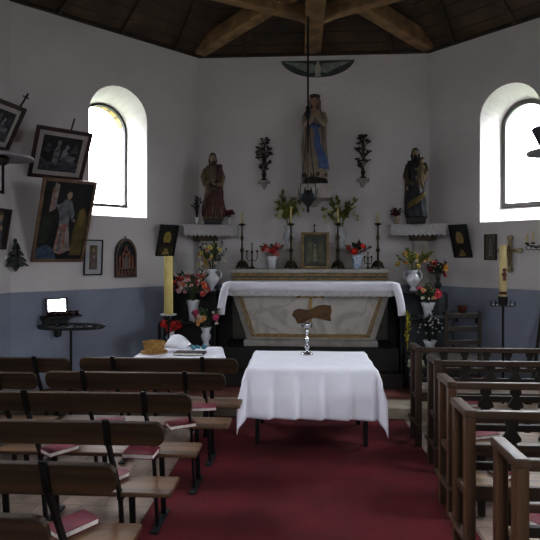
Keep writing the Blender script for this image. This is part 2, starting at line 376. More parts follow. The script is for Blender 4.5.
bd = [('dark backed bench nearest the camera on the left, only its back in view', -.95, 1.70),
      ('second left bench from the camera, a maroon book on its seat', -.88, 2.10),
      ('third left bench from the camera, reaching the carpet with a white edged book', -.83, 2.60),
      ('fourth left bench from the camera, with a maroon book and a stack of books', -.805, 3.12),
      ('fifth left bench from the camera with a book lying near its aisle end', -.685, 3.65),
      ('front left bench by the aisle just before the small white covered table', -.66, 4.15)]
b0 = make_bench(bd[0][0], (bd[0][1], bd[0][2], .014))
for l, x, y in bd[1:]: dup(b0, l, (x, y, .014))
dup(b0, 'front bench at the far left beside the wall, next to the votive stand', (-1.99, 4.17, .001))
dup(b0, 'far left bench one row behind the front one, cut by the picture edge', (-1.99, 3.66, .001))

# books
def make_book(label, loc, rotz, th=.028):
    t = thing('book', label, 'book', loc, rotz, 'hymn books on the seats')
    w, d = .13, .19
    m = MB(); m.box(-w / 2, w / 2, -d / 2, d / 2, 0, .003); m.box(-w / 2, w / 2, -d / 2, d / 2, th - .003, th); m.box(-w / 2, -w / 2 + .004, -d / 2, d / 2, 0, th)
    m.build('cover', MAROON, t, bevel=.001)
    MB().box(-w / 2 + .004, w / 2 - .005, -d / 2 + .005, d / 2 - .005, .003, th - .003).build('pages', PAGES, t)
    return t
SH = .475 + .014
def pt(px, py, h): p = ath(px, py, h); p.z = h + .001; return p
bk0 = make_book('maroon book on the second left bench, close to the bottom edge', pt(72, 528, SH), R(-35))
for l, px, py, rz, h in [
    ('thin book with a white page edge by the end of the third bench backrest', 108, 480, -30, SH),
    ('book at the far left of the third bench, half hidden behind the backrest', 8, 484, -80, SH),
    ('maroon book lying open to view on the fourth bench', 60, 451, -38, SH),
    ('lower book of the pale stack on the fourth bench', 141, 455, -86, SH),
    ('upper book of the pale stack on the fourth bench', 141, 455, -92, SH + .029),
    ('pinkish book seen under the backrest of the fifth bench', 110, 424, -80, SH),
    ('maroon book near the aisle end of the fifth bench seat', 181, 426, -60, SH),
    ('maroon book on the front left bench beside the table cloth', 204, 409, -78, SH),
]: dup(bk0, l, pt(px, py, h), R(rz))

# ------------------------------------------------------------------ right pews
def make_pew(label, loc, n=9, PL=1.9, X=0, Y=0, Z=0, S=0):   # origin: rear left post
    t = thing('pew', label, 'pew', loc, 0, 'wooden pews on the right')
    W = .05; D = .215; H = .86; PEWX, PEWY, PEWZ, PEWS = X, Y, Z, S
    for x in (0, PL):
        MB().box(x - W / 2, x + W / 2, -.02, .04, 0, H - .03).build('rear_post', PEWZ, t, bevel=.005)
        MB().box(x - W / 2, x + W / 2, D - .03, D + .02, 0, H - .03).build('front_post', PEWZ, t, bevel=.005)
        MB().box(x - W / 2 - .008, x + W / 2 + .004, -.022, D + .03, H - .03, H + .008).build('arm', PEWY, t, bevel=.007)
        MB().box(x - W / 2 - .012, x + W / 2 - .02, -.06, D + .06, .18, .205).build('side_rail', PEWY, t, bevel=.004)
        MB().box(x - .018, x + .018, .04, D - .03, .40, .44).build('seat_support', PEWY, t, bevel=.004)
    MB().box(W / 2, PL - W / 2, -.02, .02, H - .038, H + .004).build('top_rail', PEWX, t, bevel=.006)
    MB().box(W / 2, PL - W / 2, -.012, .018, .655, .69).build('lower_rail', PEWX, t, bevel=.004)
    MB().box(W / 2, PL - W / 2, -.015, .012, .56, .60).build('waist_rail', SPLAT, t, bevel=.003)
    for k in range(n):
        x = .21 + k * .185
        pr = [(.03, .825), (.034, .80), (.018, .775), (.026, .755), (.046, .725), (.046, .71), (.02, .70), (.034, .685)]
        poly = [(x + a, z) for a, z in pr] + [(x - a, z) for a, z in pr[::-1]]
        MB().prism(poly, -.008, .01).build('splat', SPLAT, t)
    MB().box(W / 2, PL - W / 2,   .045, D + .06, .44, .462).build('seat', PEWS, t, bevel=.004)
    MB().box(W / 2, PL - W / 2, .02, .045, .385, .462).build('seat_apron', PEWX, t, bevel=.003)
    for x in (.2, PL / 2, PL - .2): MB().box(x - .02, x + .02, .03, .07, 0, .385).build('leg', DARKW, t)
    return t
pd = [('wooden pew nearest the camera at the lower right with square posts', .68, 2.11, -.3),
      ('second right pew from the camera, tall orange-brown post at its aisle end', .69, 2.76, .1),
      ('middle right pew with a maroon book near its aisle end', .775, 3.38, 0),
      ('fourth right pew from the camera, slim rail above dark vase shaped splats', .87, 4.08, 0),
      ('front right pew closest to the altar, dark wood with papers on the seat', .80, 4.66, 0)]
p0 = make_pew(pd[0][0], (pd[0][1], pd[0][2], .014), X=PEWX, Y=PEWY, Z=PEWZ, S=PEWS)
for l, x, y, r in pd[1:3]: dup(p0, l, (x, y, .014))
PD1 = wood('dark_pew_length', '4a382b', '2c2019', 'x', .4); PD2 = wood('dark_pew_upright', '46352a', '2a1f18', 'z', .4)
p3 = make_pew(pd[3][0], (pd[3][1], pd[3][2], .014), X=PD1, Y=PD1, Z=PD2, S=PEWS)
dup(p3, pd[4][0], (pd[4][1] + .055, pd[4][2], .014))
PH_ = .462 + .014
for l, px, py, rz in [('maroon book on the seat of the second right pew', 509, 473, -60),
                      ('maroon book on the seat of the middle right pew', 482, 436, -72),
                      ('reddish book on the seat of the fourth right pew', 473, 405, -75),
                      ('book with white pages on the nearest right pew at the picture edge', 545, 522, -50)]:
    dup(bk0, l, pt(px, py, PH_), R(rz))
m = MB()
for k in range(6): m.box(-.05, .05, -.07, .07, k * .012, k * .012 + .008, M=Matrix.Rotation(R(8 * (k % 3) - 6), 4, 'Z'))
q = at(441, 385, 4.86); q.z = PH_ + .001; q.x = .975
tag(m.build('paper_stack', PAGES), 'small stack of white papers at the aisle end of the front right pew', 'papers', loc=q)

# ------------------------------------------------------------------ draped tables
def drape(W, D, H, dx0, dx1, dy0, dy1, seed=1, creases=4, flare=.10, n=64, amp=.012):
    rnd = random.Random(seed); rings = []
    xs = [-W / 2 - dx0 + (W + dx0 + dx1) * i / n for i in range(n + 1)]
    nyy = max(20, int(n * (D + dy0 + dy1) / (W + dx0 + dx1)))
    ys = [-D / 2 - dy0 + (D + dy0 + dy1) * i / nyy for i in range(nyy + 1)]
    rows = []
    for y in ys:
        row = []
        for x in xs:
            a = max(0, abs(x) - W / 2); b = max(0, abs(y) - D / 2); sx = 1 if x > 0 else -1; sy = 1 if y > 0 else -1
            cx = max(-W / 2, min(W / 2, x)); cy = max(-D / 2, min(D / 2, y))
            if a == 0 and b == 0:
                row.append(Vector((x, y, H + .0015 * math.sin(9 * x + 4 * y)))); continue
            r = math.hypot(a, b); ph = math.atan2(b, a)      # 0: side, pi/2: front
            s2 = math.sin(2 * ph)
            out = .012 + .05 * min(1, r / .4) * .5
            fold = 0
            if s2 > .001: fold = (flare + .05 * math.sin(ph * 8)) * s2 * min(1, r / .25)
            if b > 0 and a == 0:
                f = ((x + W / 2) / W) * creases; fr = f - math.floor(f); fold += amp * (min(fr * 1.15, 1) if fr < .87 else (1 - fr) / .13) * min(1, max(0, r - .03) / .2)
            if a > 0 and b == 0:
                fold += amp * .8 * math.sin(y * 17 + seed) * min(1, r / .12)
            ox = math.cos(ph) * (out + fold) if a > 0 else 0; oy = math.sin(ph) * (out + fold) if b > 0 else 0
            k = min(1, r / .02)
            row.append(Vector((cx + sx * ox * k, cy + sy * oy * k, H - max(0, r - .004))))
        rows.append(row)
    m = MB(); m.loft(rows, closed=False); return m
def table_frame(name, label, loc, W, D, H, leg=.035, wm=None):
    t = thing(name, label, 'table', loc)
    MB().box(-W / 2, W / 2, -D / 2, D / 2, H - .025, H).build('tabletop', wm or DARKW, t, bevel=.003)
    for sx in (-1, 1):
        for sy in (-1, 1):
            x = sx * (W / 2 - .075); y = sy * (D / 2 - .12)
            MB().box(x - leg / 2, x + leg / 2, y - leg / 2, y + leg / 2, 0, H - .025).build('leg', IRON, t)
    m = MB()
    for sy in (-1, 1): m.box(-W / 2 + .12, W / 2 - .12, sy * (D / 2 - .14) - .01, sy * (D / 2 - .14) + .01, H - .08, H - .025)
    m.build('apron', IRON, t); return t
TX, TY, TW, TD, TH = -.085, 4.93, 1.10, .84, .695
table_frame('altar_table', 'small black legged table standing in the aisle under a white cloth', (TX, TY, .014), TW, TD, TH)
tag(drape(TW, TD, TH + .017, .36, .36, .425, .3, 2, 5, .06, 96, .045).build('tablecloth', LINEN, smooth=True, solid=.003), 'large white cloth draped over the table in the aisle, corners hanging in points', 'tablecloth', loc=(TX, TY, 0))
# side table
SX_, SY_ = -1.36, 4.98
SX_ = -1.34
table_frame('side_table', 'low side table behind the front left bench, under a white cloth', (SX_, SY_, .014), .72, .62, .735)
tag(drape(.72, .62, .757, .10, .12, .16, .1, 5, 3, .05, 40, .006).build('tablecloth', LINEN, smooth=True, solid=.003), 'small white cloth on the side table, holding a basket and papers', 'tablecloth', loc=(SX_, SY_, 0))
ZT = .764
q = ath(154, 352, ZT); q.z = ZT
t = thing('basket', 'round straw basket on the white side table', 'basket', q)
STRAW = mat('woven_straw', 'b08a4e', .8, 0, '7c5c30', 60, .6, 60)
MB().lathe([(.001, 0), (.125, 0), (.128, .008), (.11, .012), (.095, .012)], 24).build('plate', STRAW, t, smooth=True)
MB().lathe([(.001, .013), (.09, .013), (.105, .09), (.108, .10), (.102, .10), (.088, .03), (.001, .03)], 24, wob=lambda th, z: 1 + .01 * math.sin(24 * th)).build('bowl', STRAW, t, smooth=False)
q = ath(190, 354, ZT); q.z = ZT + .001
t = thing('book', 'dark closed book lying flat on the side table', 'book', q, R(-4))
MB().box(-.14, .14, -.07, .07, 0, .02).build('cover', mat('dark_brown_leather', '3a2626', .6), t, bevel=.003)
MB().box(-.135, .137, -.072, .065, .004, .016).build('pages', PAGES, t)
q = ath(177, 350, ZT); q.z = ZT + .03
m = MB()
rows = [[Vector((-.11 + .22 * i / 8, -.09 + .18 * j / 4, .05 * math.sin(i / 8 * PI) * (j / 4) + .09 * j / 4 * (1 - i / 10))) for i in range(9)] for j in range(5)]
m.loft(rows, closed=False)
tag(m.build('paper_sheet', mat('white_paper', 'e9eaf0', .8), smooth=True, solid=.002), 'open white sheet propped beside the basket', 'paper', loc=q, rotz=R(-12))
q = ath(199, 352, ZT); q.z = ZT + .022
m = MB(); rnd = random.Random(4)
for k in range(14):
    m.ball((rnd.uniform(-.07, .07), rnd.uniform(-.03, .03), .012 + rnd.uniform(0, .02)), rnd.uniform(.01, .02), 8, 5)
tag(m.build('rosary', mat('turquoise_beads', '5f9fae', .3, 0, '3f7f90'), smooth=True), 'heap of turquoise beads on the dark book', 'rosary', loc=q)

# silver candlestick on the altar table
q = ath(307, 354, .718); q.z = .716
t = thing('candlestick', 'polished silver candlestick standing alone on the white aisle table', 'candlestick', q)
MB().lathe([(.001, 0), (.062, 0), (.062, .008), (.045, .018), (.018, .03), (.014, .05), (.03, .066), (.03, .078), (.014, .09), (.012, .12), (.026, .14), (.027, .155), (.012, .17), (.012, .195), (.02, .21), (.018, .225), (.01, .235), (.012, .25)], 20).build('stem', SILVER, t, smooth=True)
MB().lathe([(.012, .25), (.04, .262), (.05, .275), (.05, .30), (.046, .305), (.044, .28), (.03, .27), (.001, .268)], 20, wob=lambda th, z: 1 + (.08 * math.cos(6 * th) if z > .27 else 0)).build('drip_cup', SILVER, t, smooth=True)

# ------------------------------------------------------------------ altar
AX = -.055
MB().box(-1.25, 1.02, 6.2, YB - .01, .124, .30).build('trim_6', DARKW, kind='structure', bevel=.008)
MB().box(-1.12, 1.0, 6.34, YB - .01, .30, .572).build('trim_7', BLACKW, kind='structure', bevel=.008)
t = thing('altar', 'grey veined marble altar with gilded panel border and tapering front', 'altar', (AX, 6.45, .572))
DKM = mat('grey_marble_edge', '9b968f', .4, 0, '85807a', 7)
def taper(mb, xb, xt, zb, zt, y0, y1, m=0):
    mb.prism([(-xb, zb), (xb, zb), (xt, zt), (-xt, zt)], y0, y1, m)
m = MB(); taper(m, .785, .975, .08, .67, .0, .5); m.build('body', DKM, t, bevel=.006)
m = MB(); m.box(-.82, .82, -.03, .5, 0, .08); m.build('plinth', DKM, t, bevel=.008)
m = MB(); m.box(-1.07, 1.07, -.06, .55, .67, .775); m.build('mensa', MARBLE, t, bevel=.006)
m = MB(); taper(m, .685, .845, .145, .632, -.006, .004); m.build('front_panel', MARBLE, t)
m = MB()
def band(mb, a0, a1, zb, zt, w, y0, y1):      # trapezoid ring
    s = (a1 - a0) / (zt - zb)
    o = [(-a0, zb), (a0, zb), (a1, zt), (-a1, zt)]; i_ = [(-(a0 + s * w - w), zb + w), (a0 + s * w - w, zb + w), (a1 - s * w - w, zt - w), (-(a1 - s * w - w), zt - w)]
    for k in range(4):
        j = (k + 1) % 4; mb.prism([o[k], o[j], i_[j], i_[k]], y0, y1)
band(m, .72, .895, .115, .655, .020, -.012, .002); band(m, .69, .86, .14, .635, .013, -.012, .002)
m.build('gilded_border', GOLD, t)
m = MB(); m.box(-.018, .018, -.022, -.004, .30, .66); m.box(-.15, .15, -.022, -.004, .60, .628)
for x in (-.15, .15): m.ball((x, -.013, .614), .022, 8, 5)
m.build('cross', GOLD, t, bevel=.003)
m = MB()
poly = [(-.235, .35), (-.21, .40), (-.15, .425), (-.05, .41), (0, .42), (.07, .455), (.15, .47), (.24, .46), (.25, .40), (.235, .34), (.24, .28), (.14, .30), (.04, .32), (-.02, .30), (-.1, .255), (-.17, .25), (-.19, .30)]
poly = [(x + .01, z * 1.05 + .02) for x, z in poly]
m.prism(poly, -.028, -.004); m.build('carved_emblem', mat('tarnished_bronze', '6a4c2c', .5, .3, '4c351d', 18), t, bevel=.004)
# altar cloth
rows = []; nx = 100
def cloth_altar():
    m = MB(); W = 1.045; rows = []
    prof = [(.53, 0), (.3, 0), (.0, 0), (-.07, .0), (-.078, -.01), (-.082, -.05), (-.084, -.10)]
    for y, dz in prof:
        row = []
        for i in range(nx + 1):
            x = -W + 2 * W * i / nx
            yy = y + (.006 * math.sin(x * 22) if dz < -.02 else 0); row.append(Vector((x, yy, .782 + dz)))
        rows.append(row)
    m.loft(rows, closed=False)
    for sx in (-1, 1):                        # side falls
        rows = []
        for k, (ox, dz) in enumerate([(0, 0), (.022, -.012), (.05, -.10), (.07, -.2), (.085, -.29), (.09, -.36)]):
            row = []
            for j in range(15):
                y = -.082 + .5 * max(0, j - 2) / 12; wrap = (2 - j) * .05 if j < 2 else 0
                row.append(Vector((sx * (W + ox - wrap + .012 * math.sin(j * 1.9) * (k > 1)), y - .012 * k * (j < 5) - .01 * (j < 2), .782 + dz - (.03 * math.cos(j * .5) if k == 5 else 0))))
            rows.append(row)
        m.loft(rows, closed=False)
    return m
ac = tag(cloth_altar().build('altar_cloth', LINEN, smooth=True, solid=.003), 'white lace edged cloth covering the marble altar, ends hanging down', 'cloth', loc=(AX, 6.45, .572 + .004))
m = MB(); rows = []
for k in range(3):
    rows.append([Vector((-1.08 + 2.16 * i / 160, -.087 + .004 * math.sin(i * .9), .683 - .028 * k - (.012 * abs(math.sin(i * .45)) if k == 2 else 0))) for i in range(161)])
m.loft(rows, closed=False); m.build('lace_edging', LACE, ac, solid=.002)
# gradine behind the altar
t = thing('altar_shelf', 'long marble shelf with gold strips behind the altar', 'altar shelf', (AX, 7.0, .573))
MB().box(-1.03, 1.03, 0, .49, 0, .89).build('body', mat('brown_grey_marble', '5f5850', .4, 0, '4c463f', 7), t, bevel=.004)
m = MB(); m.box(-1.05, 1.05, -.03, .49, .885, .937); m.build('top_slab', MARBLE, t, bevel=.005)
m = MB(); [m.box(x0, x1, -.012, 0, z0, z1) for x0, x1 in ((-1.035, -.01), (.01, 1.035)) for z0, z1 in ((.85, .875), (.795, .815))]; m.build('gold_strip', GOLD, t)
m = MB(); m.box(-1.42, -1.05, .40, .43, -.40, .62); m.build('side_panel', BLACKW, t)
m = MB(); m.box(1.05, 1.40, .40, .43, -.40, .62); m.build('side_panel', BLACKW, t)
GZ = 1.51
t = thing('tabernacle', 'white stone tabernacle block behind the framed altar card', 'tabernacle', (-.0, 7.3, GZ))
MB().box(-.30, .32, 0, .19, 0, .36).build('body', CONSOLE, t, bevel=.005)
MB().box(-.53, .55, .02, .19, 0, .26).build('step', CONSOLE, t, bevel=.005)

# ------------------------------------------------------------------ vases and flowers
def vase(label, loc, h=.2, r=.075, style=0, group=None, handles=False, m_=None):
    profs = [[(.001, 0), (.5, 0), (.52, .05), (.28, .14), (.34, .22), (.8, .42), (.9, .58), (.62, .74), (.42, .84), (.62, 1), (.56, 1), (.35, .85), (.3, .6), (.001, .5)],
             [(.001, 0), (.55, 0), (.6, .04), (.62, .3), (.75, .65), (1, 1), (.93, 1), (.68, .65), (.5, .3), (.001, .25)],
             [(.001, 0), (.6, 0), (.45, .1), (.4, .2), (.7, .4), (.75, .55), (.5, .75), (.85, 1), (.78, 1), (.42, .76), (.3, .5), (.001, .5)]]
    t = thing('vase', label, 'vase', loc, 0, group)
    MB().lathe([(a * r, b * h) for a, b in profs[style]], 24, wob=lambda th, z: 1 + .06 * math.cos(8 * th) * min(1, z / h)).build('body', m_ or CERAM, t, smooth=True)
    if handles:
        for sx in (-1, 1):
            MB().tube([(sx * a * r, 0, b * h) for a, b in ((.45, .86), (.9, .95), (1.15, .8), (1.1, .62), (.8, .5))], r * .11, 6).build('handle', m_ or CERAM, t, smooth=True)
    return t
BM = {}
def blossom_mesh(col, r, seed=0):
    key = (col, round(r, 3))
    if key in BM: return BM[key]
    rnd = random.Random(hash(col) % 100 if False else len(BM)); m = MB()
    m.ball((0, 0, r * .3), (r * .55, r * .55, r * .5), 10, 6, fn=lambda th, ph: 1 + .14 * math.sin(3 * th + 5 * ph))
    for ringn, (np_, rr, up) in enumerate(((5, .75, .5), (7, 1.0, .1))):
        for k in range(np_):
            a = 2 * PI * k / np_ + ringn * .4; u = Vector((math.cos(a), math.sin(a), 0)); v = Vector((-u.y, u.x, 0)); w = r * .5
            p = [u * r * .2 - v * w * .4, u * r * .2 + v * w * .4, u * r * rr * .8 + v * w * .8 + Vector((0, 0, r * up)), u * r * rr * 1.1 + Vector((0, 0, r * (up + .1))), u * r * rr * .8 - v * w * .8 + Vector((0, 0, r * up))]
            m.add(p, [(0, 1, 2, 3, 4)])
    c = lin(col); o = m.build('blossom', mat('petals_' + col, col, .6, 0, None, 20), None, smooth=True)
    me = o.data; bpy.data.objects.remove(o); BM[key] = me; return me
def bouquet(label, loc, seed, size, cols, leafm, nl=60, base=0.0, cat='flowers', group=None, leaf=.06, name='flower_bouquet', lw=.35, stems=10):
    """loc = mouth of the vase; size=(rx, ry, rz) of the flower cloud, its centre at base+rz*.6 above"""
    t = thing(name, label, cat, loc, 0, group); rnd = random.Random(seed); rx, ry, rz = size; cz = base + rz * .75
    def pnt(k=1.0):
        while True:
            p = Vector((rnd.uniform(-1, 1), rnd.uniform(-1, 1), rnd.uniform(-1, 1)))
            if .25 < p.length < 1: break
        return Vector((p.x * rx * k, p.y * ry * k, cz + p.z * rz * k))
    m = MB(); state = random.getstate(); random.seed(seed); per = max(1, nl // stems)
    for k in range(stems):
        a = 2 * PI * k / stems + rnd.uniform(-.4, .4); q = rnd.uniform(.25, 1.0); L = rnd.uniform(.75, 1.15)
        e = Vector((math.cos(a) * rx * q, math.sin(a) * ry * q, (cz + rz * math.sqrt(max(0, 1 - q * q * .9))) * L)); mid = Vector((e.x * .35, e.y * .35, e.z * .5))
        m.tube([(e.x * .05, e.y * .05, -.06), tuple(mid), tuple(e)], [.004, .0035, .002], 4)
        for j in range(per):
            f = .35 + .65 * (j + 1) / per; base_p = mid.lerp(e, (f - .5) * 2) if f > .5 else mid * (f * 2)
            d = (e - mid).normalized() + Vector((rnd.uniform(-1, 1), rnd.uniform(-1, 1), rnd.uniform(-.5, .6))) * .95
            m.leaf(base_p, d, leaf * rnd.uniform(.7, 1.35), leaf * lw * 1.6)
    random.setstate(state)
    m.build('foliage', leafm, t)
    for col, n, r in cols:
        me = blossom_mesh(col, r)
        for k in range(n):
            th = rnd.uniform(0, 2 * PI); u = rnd.uniform(-.5, 1)
            p = Vector((math.cos(th) * rx * .85 * math.sqrt(max(0, 1 - u * u * .8)), -abs(math.sin(th)) * ry * .9 if k % 3 else math.sin(th) * ry * .7, cz + u * rz * .85))
            o = bpy.data.objects.new('blossom', me); C.objects.link(o); o.parent = t; o.location = p
            o.rotation_euler = (R(rnd.uniform(20, 85)), 0, R(rnd.uniform(-50, 50))); s = rnd.uniform(.85, 1.2); o.scale = (s, s, s)
    return t
def stand(name, label, x0, x1, tiers, mt):
    """tiers: list (y0, y1, h)"""
    cx = (x0 + x1) / 2; y = tiers[0][0]; t = thing(name, label, 'flower stand', (cx, y, .124)); w = (x1 - x0) / 2
    for (y0, y1, h) in tiers:
        MB().box(-w, w, y0 - y - .01, y1 - y, h - .124 - .025, h - .124).build('shelf', mt, t, bevel=.003)
        MB().box(-w + .02, w - .02, y1 - y - .02, y1 - y, 0, h - .124 - .025).build('back_board', mt, t)
        for sx in (-1, 1): MB().box(sx * w - .015, sx * w + .015, y0 - y, y0 - y + .03, 0, h - .124 - .025).build('post', mt, t)
    return t
LT = [(6.15, 6.42, .60), (6.42, 6.70, .86), (6.70, 7.02, 1.22)]
stand('flower_stand', 'black tiered flower stand left of the altar', -1.93, -1.28, LT, BLACKW)
RT_ = [(6.15, 6.40, .56), (6.40, 6.70, .94), (6.70, 7.0, 1.23)]
SHELFG = mat('grey_edged_shelf', '3c4046', .6, 0, '2a2d31', 8)
stand('flower_stand', 'dark stepped flower stand with open shelves right of the altar', 1.10, 1.66, RT_, SHELFG)
def on(px, py, h, off=0): p = ath(px, py, h); p.z = h + .002; return p
def onY(px, Y, h): p = at(px, 257, Y); p.z = h + .002; return p
def vb(vl, bl, px, Y, h, vh, vr, style, seed, size, cols, leafm, nl=60, base=0, handles=False, leaf=.06, m_=None, group='vases beside the altar'):
    p = onY(px, Y, h); vase(vl, p, vh, vr, style, None, handles, m_)
    bouquet(bl, (p.x, p.y, h + vh), seed, size, cols, leafm, nl, base, leaf=leaf)
# left group
vb('white urn with curled handles on the top tier of the left stand', 'mixed yellow and cream bouquet in the handled white urn', 212, 6.86, 1.22, .29, .105, 0, 11, (.21, .12, .19),
   [('d9c97c', 7, .032), ('cf9a7c', 4, .032), ('d8cfc0', 7, .028)], LEAF, 110, 0, True)
m = MB(); rnd = random.Random(3)
p = onY(206, 6.86, 1.55)
for k in range(60): m.ball((rnd.gauss(0, .018), rnd.gauss(0, .015), k * .004), rnd.uniform(.007, .011), 6, 4)
m.tube([(0, 0, -.08), (0, 0, .2)], .004, 5)
tag(m.build('goldenrod_spike', mat('yellow_spike', 'c9a92e', .7, 0, 'a88a20')), 'tall yellow flower spike in the left urn bouquet', 'flower', loc=p)
vb('fluted white vase on the middle tier of the left stand', 'pink and coral roses with dark leaves on the middle tier', 193, 6.58, .86, .26, .085, 1, 12, (.22, .12, .19),
   [('c9625a', 5, .038), ('e6b4b4', 8, .034), ('a8434a', 4, .034), ('e07a50', 3, .036), ('dcd2cc', 7, .022)], LEAF, 110, .02)
vb('white vase at the outer end of the lowest left tier', 'bright red geranium bunch in the low vase behind the tall candle', 171, 6.28, .60, .17, .075, 0, 13, (.14, .10, .08),
   [('c42a2c', 9, .04)], LEAFD, 60)
vb('white openwork vase at the altar end of the lowest left tier', 'pink rose with small orange flowers beside the altar cloth', 206, 6.28, .60, .22, .08, 2, 14, (.17, .10, .13),
   [('d9598a', 2, .05), ('d9a46a', 7, .028), ('d8cdbe', 8, .022)], LEAF, 90)
p = onY(178, 6.62, .60); p.z = .9
bouquet('red and dark pink flowers rising at the back of the left stand', (p.x, 6.62, 1.22), 15, (.14, .08, .11), [('9c2f38', 7, .036), ('c05a58', 4, .03)], LEAFD, 60)
p = onY(228, 6.0, .124)
# right group
vb('white urn with curled handles on the top tier of the right stand', 'yellow and orange lilies spreading from the right urn', 413, 6.86, 1.23, .27, .10, 0, 21, (.27, .12, .15),
   [('d69a4a', 5, .036), ('cdb45a', 6, .028), ('d8c9a8', 3, .022)], LEAFY, 120, 0, True)
vb('grey white vase on the middle tier of the right stand', 'coral pink roses above the grey white vase', 428, 6.52, .94, .17, .085, 1, 22, (.13, .10, .10),
   [('e8506a', 3, .055), ('d9b07a', 5, .03), ('d6d2c4', 6, .018)], LEAF, 80, .02)
p = onY(438, 6.70, 1.23)
vase('slender dark jar at the wall end of the top right tier', (p.x, p.y, 1.232), .16, .05, 0, None, False, mat('dark_glass_jar', '2c3134', .25))
bouquet('dark red roses over orange marigolds next to the right wall', (p.x, p.y, 1.37), 23, (.12, .08, .15), [('8a1e26', 5, .04), ('c98f3c', 5, .034)], LEAFD, 80)
p = onY(430, 6.30, .56)
vase('low white bowl on the lowest right tier', p, .12, .08, 1)
bouquet('spray of tiny white flowers spilling over the lower right tier', (p.x, p.y, .68), 24, (.17, .10, .16), [('d9d8d0', 26, .011)], LEAFD, 70, .02)
p = onY(411, 6.26, .56)
m = MB(); rnd = random.Random(8)
for k in range(70): m.leaf((rnd.gauss(0, .01), rnd.gauss(0, .01), .1 + k * .005), (rnd.uniform(-1, 1), rnd.uniform(-1, 1), 1.2), .05, .02)
m.tube([(0, 0, 0), (0, 0, .45)], .006, 5)
tag(m.build('yellow_plant', mat('yellow_leaves', 'b5ab35', .6, 0, '96902a')), 'upright yellow leafed spike at the altar end of the right stand', 'plant', loc=(p.x - .04, p.y, .562))
p = onY(416, 6.0, .124)
t = vase('white pot on the floor below the right flower stand', (p.x, 5.99, .126), .22, .09, 2)
bouquet('bunch of cream white flowers in the floor pot before the right stand', (p.x, 5.99, .34), 26, (.10, .08, .12), [('cfcfb8', 14, .03)], LEAF, 60)
# pots on the gradine
vb('small white patterned pot on the altar shelf, left side', 'pink and red flowers in the left pot on the altar shelf', 272, 7.1, GZ, .17, .085, 1, 31, (.16, .09, .09),
   [('e0908c', 4, .045), ('b3352f', 6, .036)], LEAF, 50)
vb('small blue white pot on the altar shelf, right side', 'scarlet carnations in the right pot on the altar shelf', 357, 7.1, GZ, .19, .085, 1, 32, (.15, .09, .09),
   [('dd3a2c', 3, .048), ('b5463c', 4, .032), ('8e6a60', 3, .03)], LEAFD, 50, m_=mat('bluish_ceramic', 'c0cbd8', .3, 0, '93a5bd', 30, coat=.4, lo=.45, hi=.55))
GZ2 = GZ + .26
vb('tall white vase left of the tabernacle', 'loose yellow green bouquet left of the statue pedestal', 289, 7.40, GZ2, .34, .09, 0, 33, (.25, .09, .24),
   [('dedbc0', 9, .036), ('c9b95a', 8, .022)], LEAFY, 190, 0, leaf=.075)
vb('tall white vase right of the tabernacle', 'loose yellow green bouquet right of the statue pedestal', 341, 7.40, GZ2, .32, .09, 0, 34, (.27, .09, .22),
   [('dedbc0', 9, .036), ('c9b95a', 8, .022)], LEAFY, 170, 0, leaf=.075)

# candlesticks on the shelf
def candlestick(label, px, Y, z, h, ch, cl, s=1.0):
    p = onY(px, Y, z); t = thing('candlestick', label, 'candlestick', p, 0, 'tall candlesticks on the altar shelf')
    m = MB(); m.lathe([(.001, .03), (.06, .03), (.065, .045), (.03, .08), (.014, .1), (.014, h * .35), (.03, h * .4), (.014, h * .46), (.011, h * .6), (.024, h * .68), (.011, h * .74), (.009, h * .93), (.05, h * .97), (.052, h * .985), (.016, h * .99), (.012, h)], 14)
    m.build('stem', BRASS, t, smooth=True)
    for k in range(3):
        a = R(30 + 120 * k); u = Vector((math.cos(a), math.sin(a), 0))
        m = MB(); m.tube([u * .02 + Vector((0, 0, .10)), u * .06 + Vector((0, 0, .07)), u * .085 + Vector((0, 0, .02)), u * .10 + Vector((0, 0, .008))], [.016, .018, .014, .01], 6); m.build('foot', BRASS, t, smooth=True)
    m = MB(); m.lathe([(.001, 0), (.013, 0), (.012, ch), (.004, ch + .004), (.001, ch + .005)], 10)
    m.tube([(0, 0, ch), (0, 0, ch + .012)], .0015, 4)
    tag(m.build('candle', WAX, smooth=True), cl, 'candle', loc=(p.x, p.y, z + h + .003))
candlestick('tall brass candlestick at the left end of the altar shelf', 242, 7.15, GZ, .62, .15, 'cream candle in the leftmost altar candlestick')
candlestick('brass candlestick left of the framed altar card', 291, 7.12, GZ, .62, .22, 'cream candle left of the framed altar card')
candlestick('brass candlestick right of the framed altar card', 338, 7.12, GZ, .62, .19, 'cream candle right of the framed altar card')
candlestick('tall brass candlestick at the right end of the altar shelf', 378, 7.15, GZ, .62, .14, 'cream candle in the rightmost altar candlestick')
# small branched candlestick
for px, lb, s in ((252, 'small branched brass ornament beside the leftmost candlestick', 1.0), (368, 'small dark ornament between red flowers and right candlestick', .65)):
    p = onY(px, 7.2, GZ); t = thing('branched_candlestick', lb, 'candlestick', p)
    m = MB(); m.lathe([(.001, 0), (.045 * s, 0), (.04 * s, .01), (.01, .04 * s), (.008, .2 * s), (.018, .23 * s), (.006, .25 * s), (.006, .33 * s), (.012, .34 * s), (.001, .36 * s)], 10); m.build('stem', BRASS, t, smooth=True)
    for sx in (-1, 1):
        m = MB(); m.tube([(0, 0, .12 * s), (sx * .05 * s, 0, .1 * s), (sx * .075 * s, 0, .16 * s), (sx * .07 * s, 0, .22 * s)], .006, 6); m.lathe([(.004, 0), (.02 * s, .015), (.018 * s, .03), (.001, .03)], 8, (sx * .07 * s, 0, .22 * s)); m.build('branch', BRASS, t, smooth=True)

